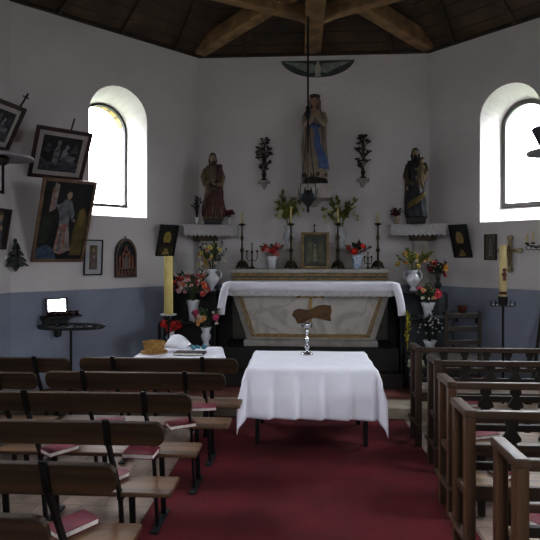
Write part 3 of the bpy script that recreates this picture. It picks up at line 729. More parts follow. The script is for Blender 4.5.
# ------------------------------------------------------------------ pictures
def picture(name, label, loc, rotz, tilt, w, h, fw, fm, content, mount=0, mount_m=None, bg=None, extra=None, depth=.03, cat='picture'):
    t = thing(name, label, cat, loc, rotz, None, tilt)
    m = MB(); o = [(-w / 2, 0), (w / 2, 0), (w / 2, h), (-w / 2, h)]; i_ = [(-w / 2 + fw, fw), (w / 2 - fw, fw), (w / 2 - fw, h - fw), (-w / 2 + fw, h - fw)]
    for k in range(4):
        j = (k + 1) % 4; m.prism([o[k], o[j], i_[j], i_[k]], -depth, 0)
    m.build('frame', fm, t, bevel=.003)
    if mount: MB().box(-w / 2 + fw, w / 2 - fw, -.012, -.004, fw, h - fw).build('mount', mount_m, t)
    x0, x1, z0, z1 = -w / 2 + fw + mount, w / 2 - fw - mount, fw + mount, h - fw - mount
    m = MB(); m.box(x0, x1, -.016, -.006, z0, z1, 0); mats = [bg]
    S = lambda u, v: (x0 + (x1 - x0) * u, z0 + (z1 - z0) * v)
    for k, (col, poly) in enumerate(content):
        if col not in mats: mats.append(col)
        pp = [S(u, v) for u, v in poly]; yy = -.0165 - .0004 * k
        m.add([(x, yy, z) for x, z in pp], [tuple(range(len(pp)))], mats.index(col))
    m.build('canvas', mats, t)
    if extra: extra(t)
    return t
def ell(cx, cz, rx, rz, n=12, a0=0): return [(cx + rx * math.cos(2 * PI * k / n + a0), cz + rz * math.sin(2 * PI * k / n + a0)) for k in range(n)]
pm = lambda n, c, c2=None, s=12: mat('paint_' + n, c, .5, 0, c2, s)
DKBG = pm('dark_ground', '2a2a2c', '17181a', 5); FLESH = pm('flesh', 'b39a86'); ARM = pm('armour_grey', '8b8f94', '5b5f66', 14)
REDC = pm('red_cloth', '94443c', 'a89a90', 16); OCH = pm('ochre', '75683e', '554a2c', 10); WHC = pm('banner_white', 'a8a39a', '7d7068', 12)
PLUM = mat('plum_brown_frame', '4a2b28', .4, 0, '35201f', 8); BARE = mat('pale_wood_frame', '8b6f5c', .5, 0, '6c5546', 8)
BLKF = mat('black_frame', '1f1c1d', .4); GILT = mat('aged_gilt_frame', '8a7244', .45, .3, '66522e', 14)
PAPER = mat('picture_mount', 'b9b3b0', .8, 0, 'aba49f')
GREYP = pm('engraving_grey', '5a5a60', '2c2c32', 22); GREYL = pm('engraving_light', '8f8f94', '55555a', 22)
warrior = [(OCH, [(.72, .05), (.98, .05), (1, .55), (.9, .7), (.78, .66), (.72, .4)]), (pm('gold_glow', '8a7440'), ell(.86, .56, .07, .12)),
           (pm('blue_ground', '5a6f86', '39485a'), [(0, 0), (.45, 0), (.38, .12), (.2, .2), (.02, .14)]),
           (WHC, [(.18, .62), (.28, .66), (.30, .96), (.20, .99)]), (REDC, [(.15, .62), (.20, .62), (.24, .9), (.17, .92)]),
           (ARM, [(.36, .72), (.46, .79), (.60, .77), (.70, .60), (.66, .52), (.60, .60), (.60, .48), (.40, .46), (.37, .60), (.26, .74), (.24, .70)]),
           (REDC, [(.36, .1), (.40, .46), (.60, .48), (.64, .1), (.5, .06)]), (ARM, [(.43, .1), (.45, .4), (.50, .4), (.49, .1)]), (WHC, [(.58, .1), (.55, .44), (.60, .46), (.72, .12)]),
           (FLESH, ell(.53, .84, .055, .055)), (pm('brown_hair', '5a3a26'), [(.47, .84), (.49, .90), (.56, .91), (.59, .86), (.55, .885), (.49, .87)]), (FLESH, ell(.70, .52, .025, .02)),
           (pm('dull_green', '37412f', '262c22'), [(.02, .2), (.2, .22), (.3, .5), (.16, .6), (.02, .55)])]
engr = [(GREYP, [(0, 0), (1, 0), (1, .3), (.6, .35), (.2, .25), (0, .4)]), (GREYL, [(.3, .2), (.45, .2), (.48, .6), (.42, .8), (.33, .62)]), (GREYL, ell(.42, .82, .05, .08)),
        (GREYL, [(.5, .35), (.85, .3), (.9, .45), (.7, .5), (.62, .7), (.55, .66)]), (GREYL, ell(.64, .72, .05, .07)), (GREYP, [(.7, .55), (.95, .6), (.85, .85)]), (GREYP, ell(.15, .65, .09, .14))]
madonna = [(pm('faded_blue', '6a6d78', '4c505c'), [(.2, 0), (.8, 0), (.72, .5), (.58, .72), (.42, .72), (.28, .5)]), (pm('dull_red', '8a5a4a'), [(.38, .1), (.62, .1), (.6, .5), (.4, .5)]), (FLESH, ell(.5, .8, .1, .1)), (FLESH, ell(.6, .52, .1, .07)), (OCH, ell(.5, .82, .2, .17, 14))]
madonna = [madonna[4]] + madonna[:4]
def facep(skin, gold):
    return [(pm('cloak_' + gold, gold), [(.0, 0), (1, 0), (.95, .25), (.7, .38), (.3, .38), (.05, .25)]), (pm('hair_brown', '2c241a'), ell(.5, .62, .36, .31, 16)), (pm('hair_brown', '2c241a'), [(.25, .6), (.75, .6), (.78, .3), (.22, .3)]),
            (pm('skin_' + skin, skin, None, 5), ell(.48, .58, .25, .24, 16)), (pm('hair_brown', '2c241a'), [(.25, .46), (.34, .41), (.44, .44), (.48, .425), (.53, .44), (.62, .41), (.71, .46), (.62, .30), (.48, .24), (.34, .30)]), (pm('nose_shade', '7a6a3a'), [(.47, .66), (.49, .66), (.50, .53), (.45, .53)]),
            (pm('hair_brown', '2c241a'), ell(.38, .645, .045, .012, 8)), (pm('hair_brown', '2c241a'), ell(.58, .645, .045, .012, 8)), (pm('collar_' + skin, skin, '5a4a2a', 30), [(.25, .0), (.75, 0), (.60, .2), (.42, .22)])]
face = facep('b09a52', '4a4222'); face2 = facep('a89058', '2a2620')
def topcross(x, h, L, slant):
    def f(t):
        z0 = h
        m = MB(); m.bar((x, -.02, z0 - .01), (x + slant, -.02, z0 + L), .016, .012)
        m.bar((x + slant * .7 - .04, -.02, z0 + L * .72), (x + slant * .7 + .04, -.02, z0 + L * .70), .014, .016, up=(0, 0, 1)); m.build('cross', PLUM, t)
    return f
def topstick(x, h, L):
    def f(t):
        m = MB(); m.bar((x, -.01, h - .01), (x + .01, -.01, h + L), .02, .012); m.build('hanging_strap', PLUM, t)
    return f
def hang(f, pxl, pxr, py, off=.004):      # bottom edge centre and width on a wall
    a = f(pxl, py); b = f(pxr, py); return (a + b) / 2, (b - a).length
# big warrior painting
p, w = hang(wl, 30, 82, 261)
picture('framed_painting', 'large tilted painting of a figure in armour with raised banner, pale wood frame', p, R(45), R(25), w, 1.02, .035, BARE, warrior, bg=DKBG)
p, w = hang(wl, 27, 81, 178)
picture('framed_engraving', 'dark framed grey engraving leaning forward above the armoured figure', p, R(45), R(33), w, .62, .04, PLUM, engr, .055, PAPER, DKBG, topstick(.06, .62, .14))
p, w = hang(ws, -30, 11, 146)
picture('framed_engraving', 'partly seen dark framed engraving with a small cross at the upper left edge', ws(-12, 147), R(80), R(28), .52, .52, .045, PLUM, engr, .05, PAPER, DKBG, topcross(.16, .52, .16, .03))
p, w = hang(wl, 83, 101.5, 275)
picture('framed_print', 'small black framed devotional print with wide white mount', p, R(45), R(4), w, .44, .014, BLKF, madonna, .055, mat('white_mount', 'c4c4c8', .8), pm('print_brown', '7a6a4c', '574a34', 14))
p, w = hang(wl, 155, 173, 255.5)
picture('framed_portrait', 'dark portrait of a bearded saint tilting forward on the left wall', p, R(45), R(18), w, .44, .02, BLKF, face, bg=DKBG)
p, w = hang(wr, 455, 473, 257)
picture('framed_portrait', 'dark portrait of a pale face tilting forward on the right wall', p, R(-45), R(20), w, .46, .02, BLKF, face2, bg=DKBG)
p, w = hang(wr, 485, 497, 260)
picture('framed_print', 'small brown framed print of a pale figure beside the crucifix', p, R(-45), 0, w, .33, .014, DARKW, [(pm('pale_robe', '8a8378', '6a6358'), [(.3, .1), (.7, .1), (.68, .6), (.5, .75), (.32, .6)]), (pm('pale_robe', '8a8378'), ell(.5, .8, .1, .09)), (pm('print_dark', '4a443a'), [(.42, .2), (.58, .2), (.55, .55), (.45, .55)])], .01, GILT, pm('print_ochre', '5c5546', '453f34', 16))
p = ws(-1, 249)
picture('framed_print', 'dark framed picture cut by the left edge below the round shelf', (p.x, p.y - .08, p.z), R(84), R(10), .3, .44, .03, PLUM, madonna, bg=DKBG)
# altar card
p = onY(315, 7.06, GZ)
altar_card = picture('altar_card', 'gold framed picture standing in the middle of the altar shelf', p, 0, R(-4), .375, .49, .035, GILT, [(pm('card_tree', '6a6545', '4a4a34', 16), [(.1, .1), (.35, .1), (.4, .8), (.2, .9)]), (pm('card_tree2', '5f5c42', '44432f', 16), [(.65, .1), (.9, .1), (.85, .85), (.65, .7)]), (pm('card_fig', '8d8466', '6a634b', 16), [(.4, .15), (.6, .15), (.58, .5), (.5, .6), (.42, .5)]), (pm('card_fig', '8d8466'), ell(.5, .66, .06, .06))], .0, None, pm('card_ground', '3f4437', '2c3028', 10))
p = at(315, 233, 7.16)
t = thing('small_crucifix', 'small dark finial figure on top of the tabernacle', 'figurine', (p.x, 7.38, GZ + .36))
MB().lathe([(.001, 0), (.05, 0), (.055, .02), (.03, .05), (.02, .07), (.032, .10), (.03, .12), (.012, .14), (.014, .16), (.001, .20)], 12).build('body', BRASS, t, smooth=True)
m = MB(); m.bar((0, 0, .19), (0, 0, .27), .012, .01, up=(0, 1, 0)); m.bar((-.02, 0, .24), (.02, 0, .24), .01, .01); m.build('cross', BRASS, t)

# gothic shrine on the left wall
p, w = hang(wl, 114.5, 135, 277)
t = thing('wall_shrine', 'small gothic arched shrine with pinnacles on the left wall', 'shrine', p, R(45))
GW = mat('shrine_wood', '6e5546', .5, 0, '4c3a30', 10); GB = mat('shrine_back', '2a2d33', .7)
hw = w / 2; hh = .50
def ogive(hw, zs, top, n=8, c=0): return [(c - hw, 0)] + [(c - hw + hw * (1 - math.cos(PI / 2 * k / n)), zs + (top - zs) * math.sin(PI / 2 * k / n)) for k in range(n + 1)] + [(c + hw - hw * (1 - math.cos(PI / 2 * (n - k) / n)), zs + (top - zs) * math.sin(PI / 2 * (n - k) / n)) for k in range(1, n + 1)] + [(c + hw, 0)]
MB().prism(ogive(hw, .28, hh), -.02, 0).build('back_panel', GB, t)
m = MB(); o = ogive(hw, .28, hh); i_ = [(x * .86, max(z * .93, .012)) for x, z in o]
for k in range(len(o) - 1): m.prism([o[k], o[k + 1], i_[k + 1], i_[k]], -.05, -.015)
m.box(-hw, hw, -.055, 0, 0, .03); m.box(-hw, hw, -.055, -.01, .10, .12); m.build('arched_frame', GW, t)
REDS = mat('shrine_red_gold', '9a6850', .5, .1, '7a4a3c', 20)
for x, top in ((-.62, .30), (-.32, .34), (.32, .34), (.62, .30)):
    m = MB(); m.prism([(x * hw - .012, .12), (x * hw + .012, .12), (x * hw + .012, top - .06), (x * hw, top), (x * hw - .012, top - .06)], -.045, -.02); m.build('pinnacle', REDS, t)
m = MB(); m.prism([(-.06, .26), (0, .42), (.06, .26), (.045, .26), (0, .37), (-.045, .26)], -.046, -.02); m.prism(ell(0, .285, .025, .025), -.048, -.02); m.build('gable', REDS, t)
m = MB(); m.prism([(-.045, .12), (.045, .12), (.045, .22), (0, .27), (-.045, .22)], -.04, -.02); m.build('niche', mat('niche_grey', '6f6a66', .6), t)
m = MB()
for k in range(6): m.prism(ogive(.012, .035, .055, 4, -hw * .75 + k * hw * .3), -.06, -.05, M=Matrix.Translation((0, 0, .035)))
m.build('arcade', REDS, t)
m = MB(); m.lathe([(.001, 0), (.012, .005), (.014, .015), (.001, .03)], 8, (0, -.02, hh)); m.build('finial', GW, t)

# black leaf ornament on the left wall
p = wl(15, 268)
t = thing('wall_ornament', 'black fretwork ornament shaped like a stepped tree on the left wall', 'ornament', p, R(45))
BO = mat('black_fretwork', '1d201d', .5, .2, '2f332c', 12)
m = MB(); m.bar((0, -.02, 0), (-.005, -.03, .31), .03, .02, up=(0, 1, 0))
for z, wdt in ((.24, .04), (.17, .075), (.10, .105), (.05, .12)):
    for sx in (-1, 1):
        m.prism([(sx * .005, z + .045), (sx * wdt * .6, z + .02), (sx * wdt, z - .03), (sx * wdt * .6, z - .015), (sx * wdt * .4, z - .035), (sx * .01, z - .02)], -.06 - wdt * .4, -.012)
m.prism([(-.05, .035), (.05, .035), (0, -.04)], -.05, -.01)
m.build('fretwork', BO, t)
m = MB(); m.lathe([(.001, .29), (.018, .30), (.02, .315), (.001, .335)], 8, (-.005, -.03, 0)); m.build('tip', BO, t)

# shelf, mirror and cups on left wall
p = wl(57, 315); base = p
t = thing('wall_shelf', 'dark carved wall shelf carrying a small mirror and red cups', 'shelf', p, R(45))
MB().slab([(-.20, 0), (.24, 0), (.24, -.15), (-.17, -.15)], -.02, 0).build('board', DARKW, t, bevel=.003)
m = MB(); m.prism([(-.2, -.02), (.10, -.02), (.10, -.10), (.03, -.13), (.02, -.24), (-.03, -.26), (-.05, -.14), (-.16, -.11)], -.10, -.0); m.build('bracket', BLACKW, t, bevel=.01)
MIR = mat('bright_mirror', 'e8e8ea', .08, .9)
rot = Matrix.Rotation(R(45), 4, 'Z')
pl = base + rot @ Vector((-.02, -.05, .002))
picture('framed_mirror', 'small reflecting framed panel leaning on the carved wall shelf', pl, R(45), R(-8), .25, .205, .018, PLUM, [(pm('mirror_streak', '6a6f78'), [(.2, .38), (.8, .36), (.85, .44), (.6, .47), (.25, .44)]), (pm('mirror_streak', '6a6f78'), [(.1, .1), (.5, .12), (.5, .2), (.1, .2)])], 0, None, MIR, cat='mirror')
REDG = mat('dark_red_glass', '4a1c20', .15, 0, '30100f', coat=.5)
for k in range(6):
    q = base + rot @ Vector((-.14 + k * .065, -.12 - .005 * (k % 2), .001))
    m = MB(); m.lathe([(.001, 0), (.022, 0), (.028, .05), (.025, .05), (.02, .008), (.001, .008)], 12)
    o = m.build('votive_cup', REDG, smooth=True)
    tag(o, ['dark red votive cup at the left end of the shelf row', 'second red votive cup from the left, before the mirror', 'third red votive cup from the left, before the mirror', 'fourth red votive cup from the left, below the mirror corner', 'fifth red votive cup, just right of the mirror', 'red votive cup at the right end of the shelf row'][k], 'votive cup', 'votive cups on the wall shelf', q)

# votive stand
p = at(71, 325, 4.8)
t = thing('votive_stand', 'black iron oval votive candle stand on a thin pole by the left wall', 'votive stand', (p.x, p.y, 0))
hz = p.z
def oval(a, b, n=28): return [(a * math.cos(2 * PI * k / n), b * math.sin(2 * PI * k / n)) for k in range(n)]
m = MB(); m.slab(oval(.31, .17), hz - .03, hz - .02); m.build('tray', IRONG, t)
m = MB(); m.tube([(x, y, hz - .01) for x, y in oval(.315, .175)] + [(.315, 0, hz - .01)], .009, 6); m.build('rim', IRON, t)
for k in range(22):
    a = 2 * PI * k / 16; s = .85 if k < 16 else .4; a = a if k < 16 else 2 * PI * (k - 16) / 6
    m = MB(); m.lathe([(.001, 0), (.014, .0), (.018, .02), (.015, .02), (.002, .01), (.002, .035), (.001, .04)], 8, (.31 * s * math.cos(a), .17 * s * math.sin(a), hz - .02)); m.build('candle_holder', IRONG, t)
m = MB(); m.tube([(0, 0, .03), (0, 0, hz - .03)], .012, 8); m.build('pole', IRON, t)
for k in range(3):
    a = R(90 + 120 * k); m = MB(); m.tube([(0, 0, .14), (math.cos(a) * .1, math.sin(a) * .1, .08), (math.cos(a) * .2, math.sin(a) * .2, .012)], .01, 6); m.build('leg', IRON, t)

# big yellow candle on stand
p = at(167, 314, 5.42)
t = thing('candle_stand', 'slim black floor stand with white disc holding the tall yellow candle', 'candle stand', (p.x, 5.42, 0))
# stands on the nave floor just before the step
p2 = at(168.5, 314, 5.6); t.location = (p2.x, 5.6, .124); ph = p2.z; p2.z -= .124
MB().lathe([(.001, p2.z - .016), (.085, p2.z - .012), (.09, p2.z), (.001, p2.z)], 20).build('disc', CERAM, t, smooth=False)
m = MB(); m.tube([(0, 0, .02), (0, 0, p2.z - .01)], .012, 8); m.build('pole', IRON, t)
MB().lathe([(.001, 0), (.13, 0), (.13, .015), (.02, .03), (.001, .03)], 20).build('base', IRON, t)
m = MB(); m.lathe([(.001, 0), (.049, 0), (.047, .62), (.04, .627), (.001, .623)], 20); m.tube([(0, 0, .62), (.003, 0, .64)], .002, 4)
tag(m.build('candle', WAXY, smooth=True), 'very tall thick yellow candle left of the altar', 'candle', loc=(p2.x, 5.6, ph + .001))

# paschal candle right
Yp = 5.55; p = at(503, 305, Yp)
t = thing('candle_stand', 'black wrought iron stand with spiked crown under the banded candle', 'candle stand', (p.x, Yp, .124))
zc = p.z - .124
m = MB(); m.tube([(0, 0, .03), (0, 0, zc)], .013, 8); m.build('pole', IRON, t)
m = MB(); m.slab(oval(.13, .10, 20), zc - .008, zc + .002); m.build('plate', IRON, t)
for k in range(10):
    a = 2 * PI * k / 10; m = MB(); m.tube([(.12 * math.cos(a), .09 * math.sin(a), zc), (.125 * math.cos(a), .095 * math.sin(a), zc + .05)], [.008, .002], 5); m.build('spike', IRON, t)
m = MB(); m.lathe([(.001, zc), (.045, zc), (.05, zc + .09), (.044, zc + .09), (.04, zc + .01), (.001, zc + .01)], 12); m.build('socket', IRON, t)
for k in range(3):
    a = R(30 + 120 * k); m = MB(); m.tube([(0, 0, .2), (math.cos(a) * .12, math.sin(a) * .12, .12), (math.cos(a) * .2, math.sin(a) * .2, .012)], .012, 6); m.build('leg', IRON, t)
t = thing('candle', 'tall cream candle with dark red bands and emblem near the right wall', 'candle', (p.x, Yp, p.z + .012))
m = MB(); m.lathe([(.001, 0), (.037, 0), (.037, .60), (.032, .607), (.001, .603)], 20); m.tube([(0, 0, .6), (0, 0, .615)], .002, 4); m.build('wax', WAX, t, smooth=True)
RB = mat('dark_red_band', '5c2420', .5)
for z in (.10,): MB().lathe([(.0385, z), (.0385, z + .028)], 20).build('band', RB, t, smooth=True)
m = MB(); m.lathe([(.0385, .06), (.0385, .065)], 20); m.build('thin_band', RB, t)
m = MB()
for a, b in (((-.0, .26), (0, .42)),): m.box(-.013, .013, -.043, -.03, .24, .33); m.box(-.022, .022, -.041, -.026, .29, .32); m.prism(ell(0, .35, .018, .02), -.043, -.03)
m.build('emblem', RB, t)

# wall crucifix on right wall
p = wr(511, 270) - RN * .012
t = thing('crucifix', 'pale gilded crucifix with rounded ends behind the banded candle', 'crucifix', p, R(-45))
PG = mat('pale_gilding', 'b5a88a', .4, .3, '8a7c5c', 14)
m = MB(); m.box(-.024, .024, -.03, 0, .0, .40); m.box(-.12, .12, -.03, 0, .22, .265)
for x, z in ((-.12, .242), (.12, .242), (0, .40), (0, 0)):
    m.prism(ell(x, z, .035, .035, 14), -.035, 0); 
m.build('cross', PG, t, bevel=.004)
m = MB(); m.tube([(0, -.05, .27), (0, -.05, .2), (.005, -.05, .12), (0, -.045, .05)], [.016, .024, .016, .008], 8); m.ball((0, -.055, .29), (.016, .016, .02), 8, 6)
m.tube([(-.09, -.04, .235), (0, -.05, .26), (.09, -.04, .235)], [.007, .011, .007], 6); m.build('figure', mat('bronze_corpus', '8a7a5c', .4, .5), t, smooth=True)

# wrought iron candelabrum at right edge on wall
p = wr(554, 246)
t = thing('wall_candelabrum', 'black wrought iron candelabrum with short candles at the right edge', 'candelabrum', p, R(-45))
m = MB(); m.prism(ell(0, 0, .06, .10, 12), -.015, 0); m.build('wall_plate', IRON, t)
m = MB(); m.tube([(0, -.01, 0), (0, -.12, -.05), (0, -.22, 0)], .01, 6); m.build('arm', IRON, t)
m = MB(); m.tube([(-.22, -.22, .02), (-.12, -.22, -.02), (0, -.22, .0), (.12, -.22, -.02), (.22, -.22, .02)], .008, 6)
for k in range(8):
    x = -.2 + k * .055; m.tube([(x + .03 * math.cos(a), -.22, -.02 + .028 * math.sin(a)) for a in [PI * 2 * i / 8 for i in range(8)]], .005, 5)
m.build('scrollwork', IRON, t)
cp = p.copy(); rotr = Matrix.Rotation(R(-45), 4, 'Z')
for k, (x, hh_) in enumerate(((-.22, .10), (-.15, .12), (-.02, .09), (.10, .11), (.2, .10))):
    m = MB(); m.lathe([(.001, .02), (.022, .022), (.026, .04), (.001, .036)], 8, (x, -.22, 0)); m.build('candle_cup', IRON, t)
    q = cp + rotr @ Vector((x, -.22, .042))
    m = MB(); m.lathe([(.001, 0), (.010, 0), (.010, hh_), (.001, hh_ + .004)], 8); tag(m.build('candle', WAX, smooth=True), ['short candle at the left end of the wall candelabrum', 'second short candle from the left on the wall candelabrum', 'middle short candle of the wall candelabrum', 'fourth candle from the left on the wall candelabrum', 'candle at the right end of the wall candelabrum'][k], 'candle', 'candelabrum candles', q)

# round enamel shades at left and right edges
ENAM = mat('enamel_white', 'a9a6aa', .35, 0, '96939a', 6, coat=.3)
def sconce(label, p, rotz, rr, up, wallgap=.3):
    t = thing('wall_lamp', label, 'wall lamp', p, rotz)
    MB().lathe([(.02, .03), (rr * .5, .022), (rr * .97, -.01), (rr, -.035), (rr * .96, -.03), (rr * .5, .008), (.02, .01)], 32).build('shade', ENAM, t, smooth=True)
    m = MB(); m.tube([(0, 0, up), (0, 0, .03)], .012, 8); m.tube([(0, 0, -.01), (0, 0, -.36)], .012, 8); m.tube([(0, 0, -.34), (0, wallgap, -.36)], .012, 8); m.build('rod', IRON, t, smooth=True)
    m = MB(); m.lathe([(.014, -.10), (.05, -.07), (.055, -.02), (.02, .0)], 16); m.build('socket', mat('brown_socket', '3b2925', .5), t, smooth=True)
    return t
p = at(3, 155, 4.7)
sconce('round white enamel lamp shade on a black rod at the left edge', (p.x, p.y, p.z), R(90), .265, .035, XS + p.x - .0)
p = at(553, 150, 5.2)
sconce('round enamel lamp shade cut off by the right edge, before the window', (p.x, p.y, p.z), R(-90), .24, .20, XS - p.x)
last = [o for o in bpy.data.objects if o.name.startswith('wall_lamp.')][-1]
MB().lathe([(.10, .04), (.12, .05), (.19, .21), (.18, .22), (.10, .06)], 20).build('cup', mat('dusky_metal', '4a4550', .5, .3), last, smooth=True)
# ------------------------------------------------------------------ consoles and brackets
t = thing('corner_shelf', 'lace edged white corner shelf under the statue in red, left corner', 'shelf', (-HB, YB, 2.0))
def corner(t, sx):
    P = [(0, 0), (sx * -.58, 0), (sx * -.58, -.30), (sx * .12, -.42), (sx * .22, -.24)]
    P = [(0, 0), (-sx * -.0, 0)] and P
    MB().slab([(x, y - .001) for x, y in P] if sx < 0 else [(x, y - .001) for x, y in P][::-1], .075, .12).build('board', CONSOLE, t, bevel=.004)
    m = MB(); edge = [Vector((-sx * .58, -.02, 0)), Vector((-sx * .58, -.305, 0)), Vector((sx * .12, -.43, 0)), Vector((sx * .21, -.255, 0))]
    for a, b in zip(edge[:-1], edge[1:]):
        n = max(2, int((b - a).length / .055)); 
        for k in range(n):
            p0 = a.lerp(b, k / n); p1 = a.lerp(b, (k + 1) / n); mid = (p0 + p1) / 2
            m.add([p0 + Vector((0, 0, .115)), p1 + Vector((0, 0, .115)), p1 + Vector((0, 0, -.02)), mid + Vector((0, 0, -.055)), p0 + Vector((0, 0, -.02))], [(0, 1, 2, 3, 4)])
    m.build('lace_valance', LACE, t, solid=.006)
    m = MB(); m.slab([(-sx * .0, -.03), (-sx * .28, -.03), (-sx * .28, -.16), (-sx * .05, -.24), (sx * .06, -.16)][::(1 if sx < 0 else -1)], -.10, .075); m.build('bracket', mat('ochre_capital', '6f5f4a', .6, 0, '56493a', 10), t, bevel=.01)
    m = MB(); m.slab([(-sx * .04, -.04), (-sx * .24, -.04), (-sx * .24, -.12), (-sx * .06, -.18)][::(1 if sx < 0 else -1)], -.75, -.10); m.build('pilaster', CONSOLE, t, bevel=.01)
corner(t, -1)
t = thing('corner_shelf', 'lace edged white corner shelf under the statue holding a child, right corner', 'shelf', (HB, YB, 2.0)); corner(t, 1)
CZ = 2.121
t = thing('statue_pedestal', 'white wall pedestal carrying the praying statue', 'pedestal', (.02, YB, 2.45))
MB().box(-.225, .225, -.40, 0, .02, .215).build('slab', CONSOLE, t, bevel=.006)
m = MB(); m.loft([[Vector((x * s, y * s if y else 0, z)) for x, y in ((-.18, 0), (-.18, -.36), (.18, -.36), (.18, 0))] for s, z in ((.15, -.07), (.3, -.03), (.6, .02))]); m.build('corbel', CONSOLE, t, bevel=.006)
for px, py, lb, pl in ((264, 181, 'small white wall bracket left of the praying statue', 0), (363, 179, 'small white wall bracket right of the praying statue', 1)):
    p = at(px, py, YB - .07); t = thing('wall_bracket', lb, 'bracket', (p.x, YB, p.z - .06))
    MB().box(-.085, .085, -.15, 0, .03, .06).build('board', CONSOLE, t, bevel=.004)
    m = MB(); m.loft([[Vector((x * s, y * s, z)) for x, y in ((-.05, 0), (-.05, -.1), (.05, -.1), (.05, 0))] for s, z in ((.3, -.05), (1, .03))]); m.build('corbel', CONSOLE, t)
    # metal plant
    t = thing('metal_bouquet', ['bronze sprig with round buds on the bracket left of the praying statue', 'bronze sprig with round buds on the bracket right of the praying statue'][pl], 'ornament', (p.x, YB - .075, p.z + .002))
    rnd = random.Random(50 + pl); BR = mat('tarnished_leaf_metal', '2e2a22', .5, .3, '4a4230', 20)
    MB().lathe([(.001, 0), (.05, 0), (.045, .02), (.02, .04), (.03, .08), (.035, .10), (.015, .13), (.02, .15), (.001, .15)], 12).build('foot', BR, t, smooth=True)
    m = MB(); bu = MB(); random.seed(5 + pl)
    for k in range(44):
        z = rnd.uniform(.16, .6); a = rnd.uniform(0, 2 * PI); w_ = .08 * math.sin((z - .12) / .52 * PI) + .015
        e = Vector((math.cos(a) * w_, math.sin(a) * w_ * .6, z))
        m.tube([(0, 0, .13 + (z - .2) * .6), (e.x * .4, e.y * .4, z - .05), tuple(e)], .004, 4)
        for j in range(3): m.leaf(e, (math.cos(a + j), math.sin(a + j), .5), .05, .034)
        if k % 4 == 1: MB().ball(tuple(e), .013, 7, 5).build('bud', BR, t, smooth=True)
    m.build('leaves', BR, t)

# winged board above
t = thing('winged_relief', 'grey half oval board with spread winged bird relief below the beam', 'relief', at(281.5, 63, YB - .02)); 
pa = at(281, 62, YB - .02); pb = at(355, 60, YB - .02); W_ = (pb - pa).length; t.location = ((pa.x + pb.x) / 2, YB - .002, pa.z - .24)
prof = [(-W_ / 2, .25)] + [(W_ / 2 * math.sin(R(-78 + 156 * k / 16)) / math.sin(R(78)), .25 - .235 * (math.cos(R(-78 + 156 * k / 16)) - math.cos(R(78))) / (1 - math.cos(R(78)))) for k in range(1, 16)] + [(W_ / 2, .25)]
MB().prism(prof, -.02, 0).build('board', mat('dark_grey_board', '4a4e50', .6), t)
m = MB()
for sx in (-1, 1):
    for k in range(7):
        a = k / 7; x0 = sx * (.05 + .0 * a); m.prism([(sx * .05, .20 - .018 * k), (sx * (W_ / 2 * (.90 - .1 * k)), .232 - .022 * k), (sx * (W_ / 2 * (.86 - .1 * k)), .212 - .024 * k), (sx * .05, .185 - .018 * k)], -.032, -.018)
m.build('wings', mat('pale_feather_grey', 'a3a79f', .6, 0, '7d8179', 14), t)
m = MB(); m.ball((0, -.03, .12), (.05, .02, .085), 10, 8); m.ball((0, -.035, .215), (.024, .02, .024), 8, 6); m.prism([(-.05, .02), (.05, .02), (.02, .08), (-.02, .08)], -.035, -.018); m.build('bird', mat('pale_feather', 'b5b2a6', .6), t, smooth=True)

# ------------------------------------------------------------------ statues
def robe(mb, rings, n=40, folds=9, amp=.05, m=0, seed=0, cap=True, a0=0, a1=2 * PI, closed=True, slant=0):
    """rings: (z, rx, ry, cx, cy); folds deepen downward"""
    out = []; z0 = rings[0][0]; z1 = rings[-1][0]
    # smooth interpolation
    zs = [r[0] for r in rings]; N = 26
    def interp(z):
        for i in range(len(rings) - 1):
            if rings[i][0] <= z <= rings[i + 1][0] + 1e-9:
                f = (z - rings[i][0]) / (rings[i + 1][0] - rings[i][0]); f = f * f * (3 - 2 * f)
                return [rings[i][k] * (1 - f) + rings[i + 1][k] * f for k in range(1, 5)]
        return rings[-1][1:]
    for i in range(N + 1):
        z = z0 + (z1 - z0) * i / N; rx, ry, cx, cy = interp(z); k = 1.7 * amp * max(.12, 1 - (z - z0) / (z1 - z0)) ** .7; ring = []
        for j in range(n + (0 if closed else 1)):
            th = a0 + (a1 - a0) * j / n
            f = 1 + k * (math.sin(folds * th + seed + 1.5 * z * 6) + .5 * math.sin((folds * 2 + 1) * th + seed * 2))
            ring.append(Vector((cx + rx * f * math.cos(th), cy + ry * f * math.sin(th), z + slant * math.cos(th) * (z - z0) / (z1 - z0) + .008 * math.sin(folds * th) * (1 if i == 0 else 0))))
        out.append(ring)
    return mb.loft(out, m, closed=closed, cap=cap)
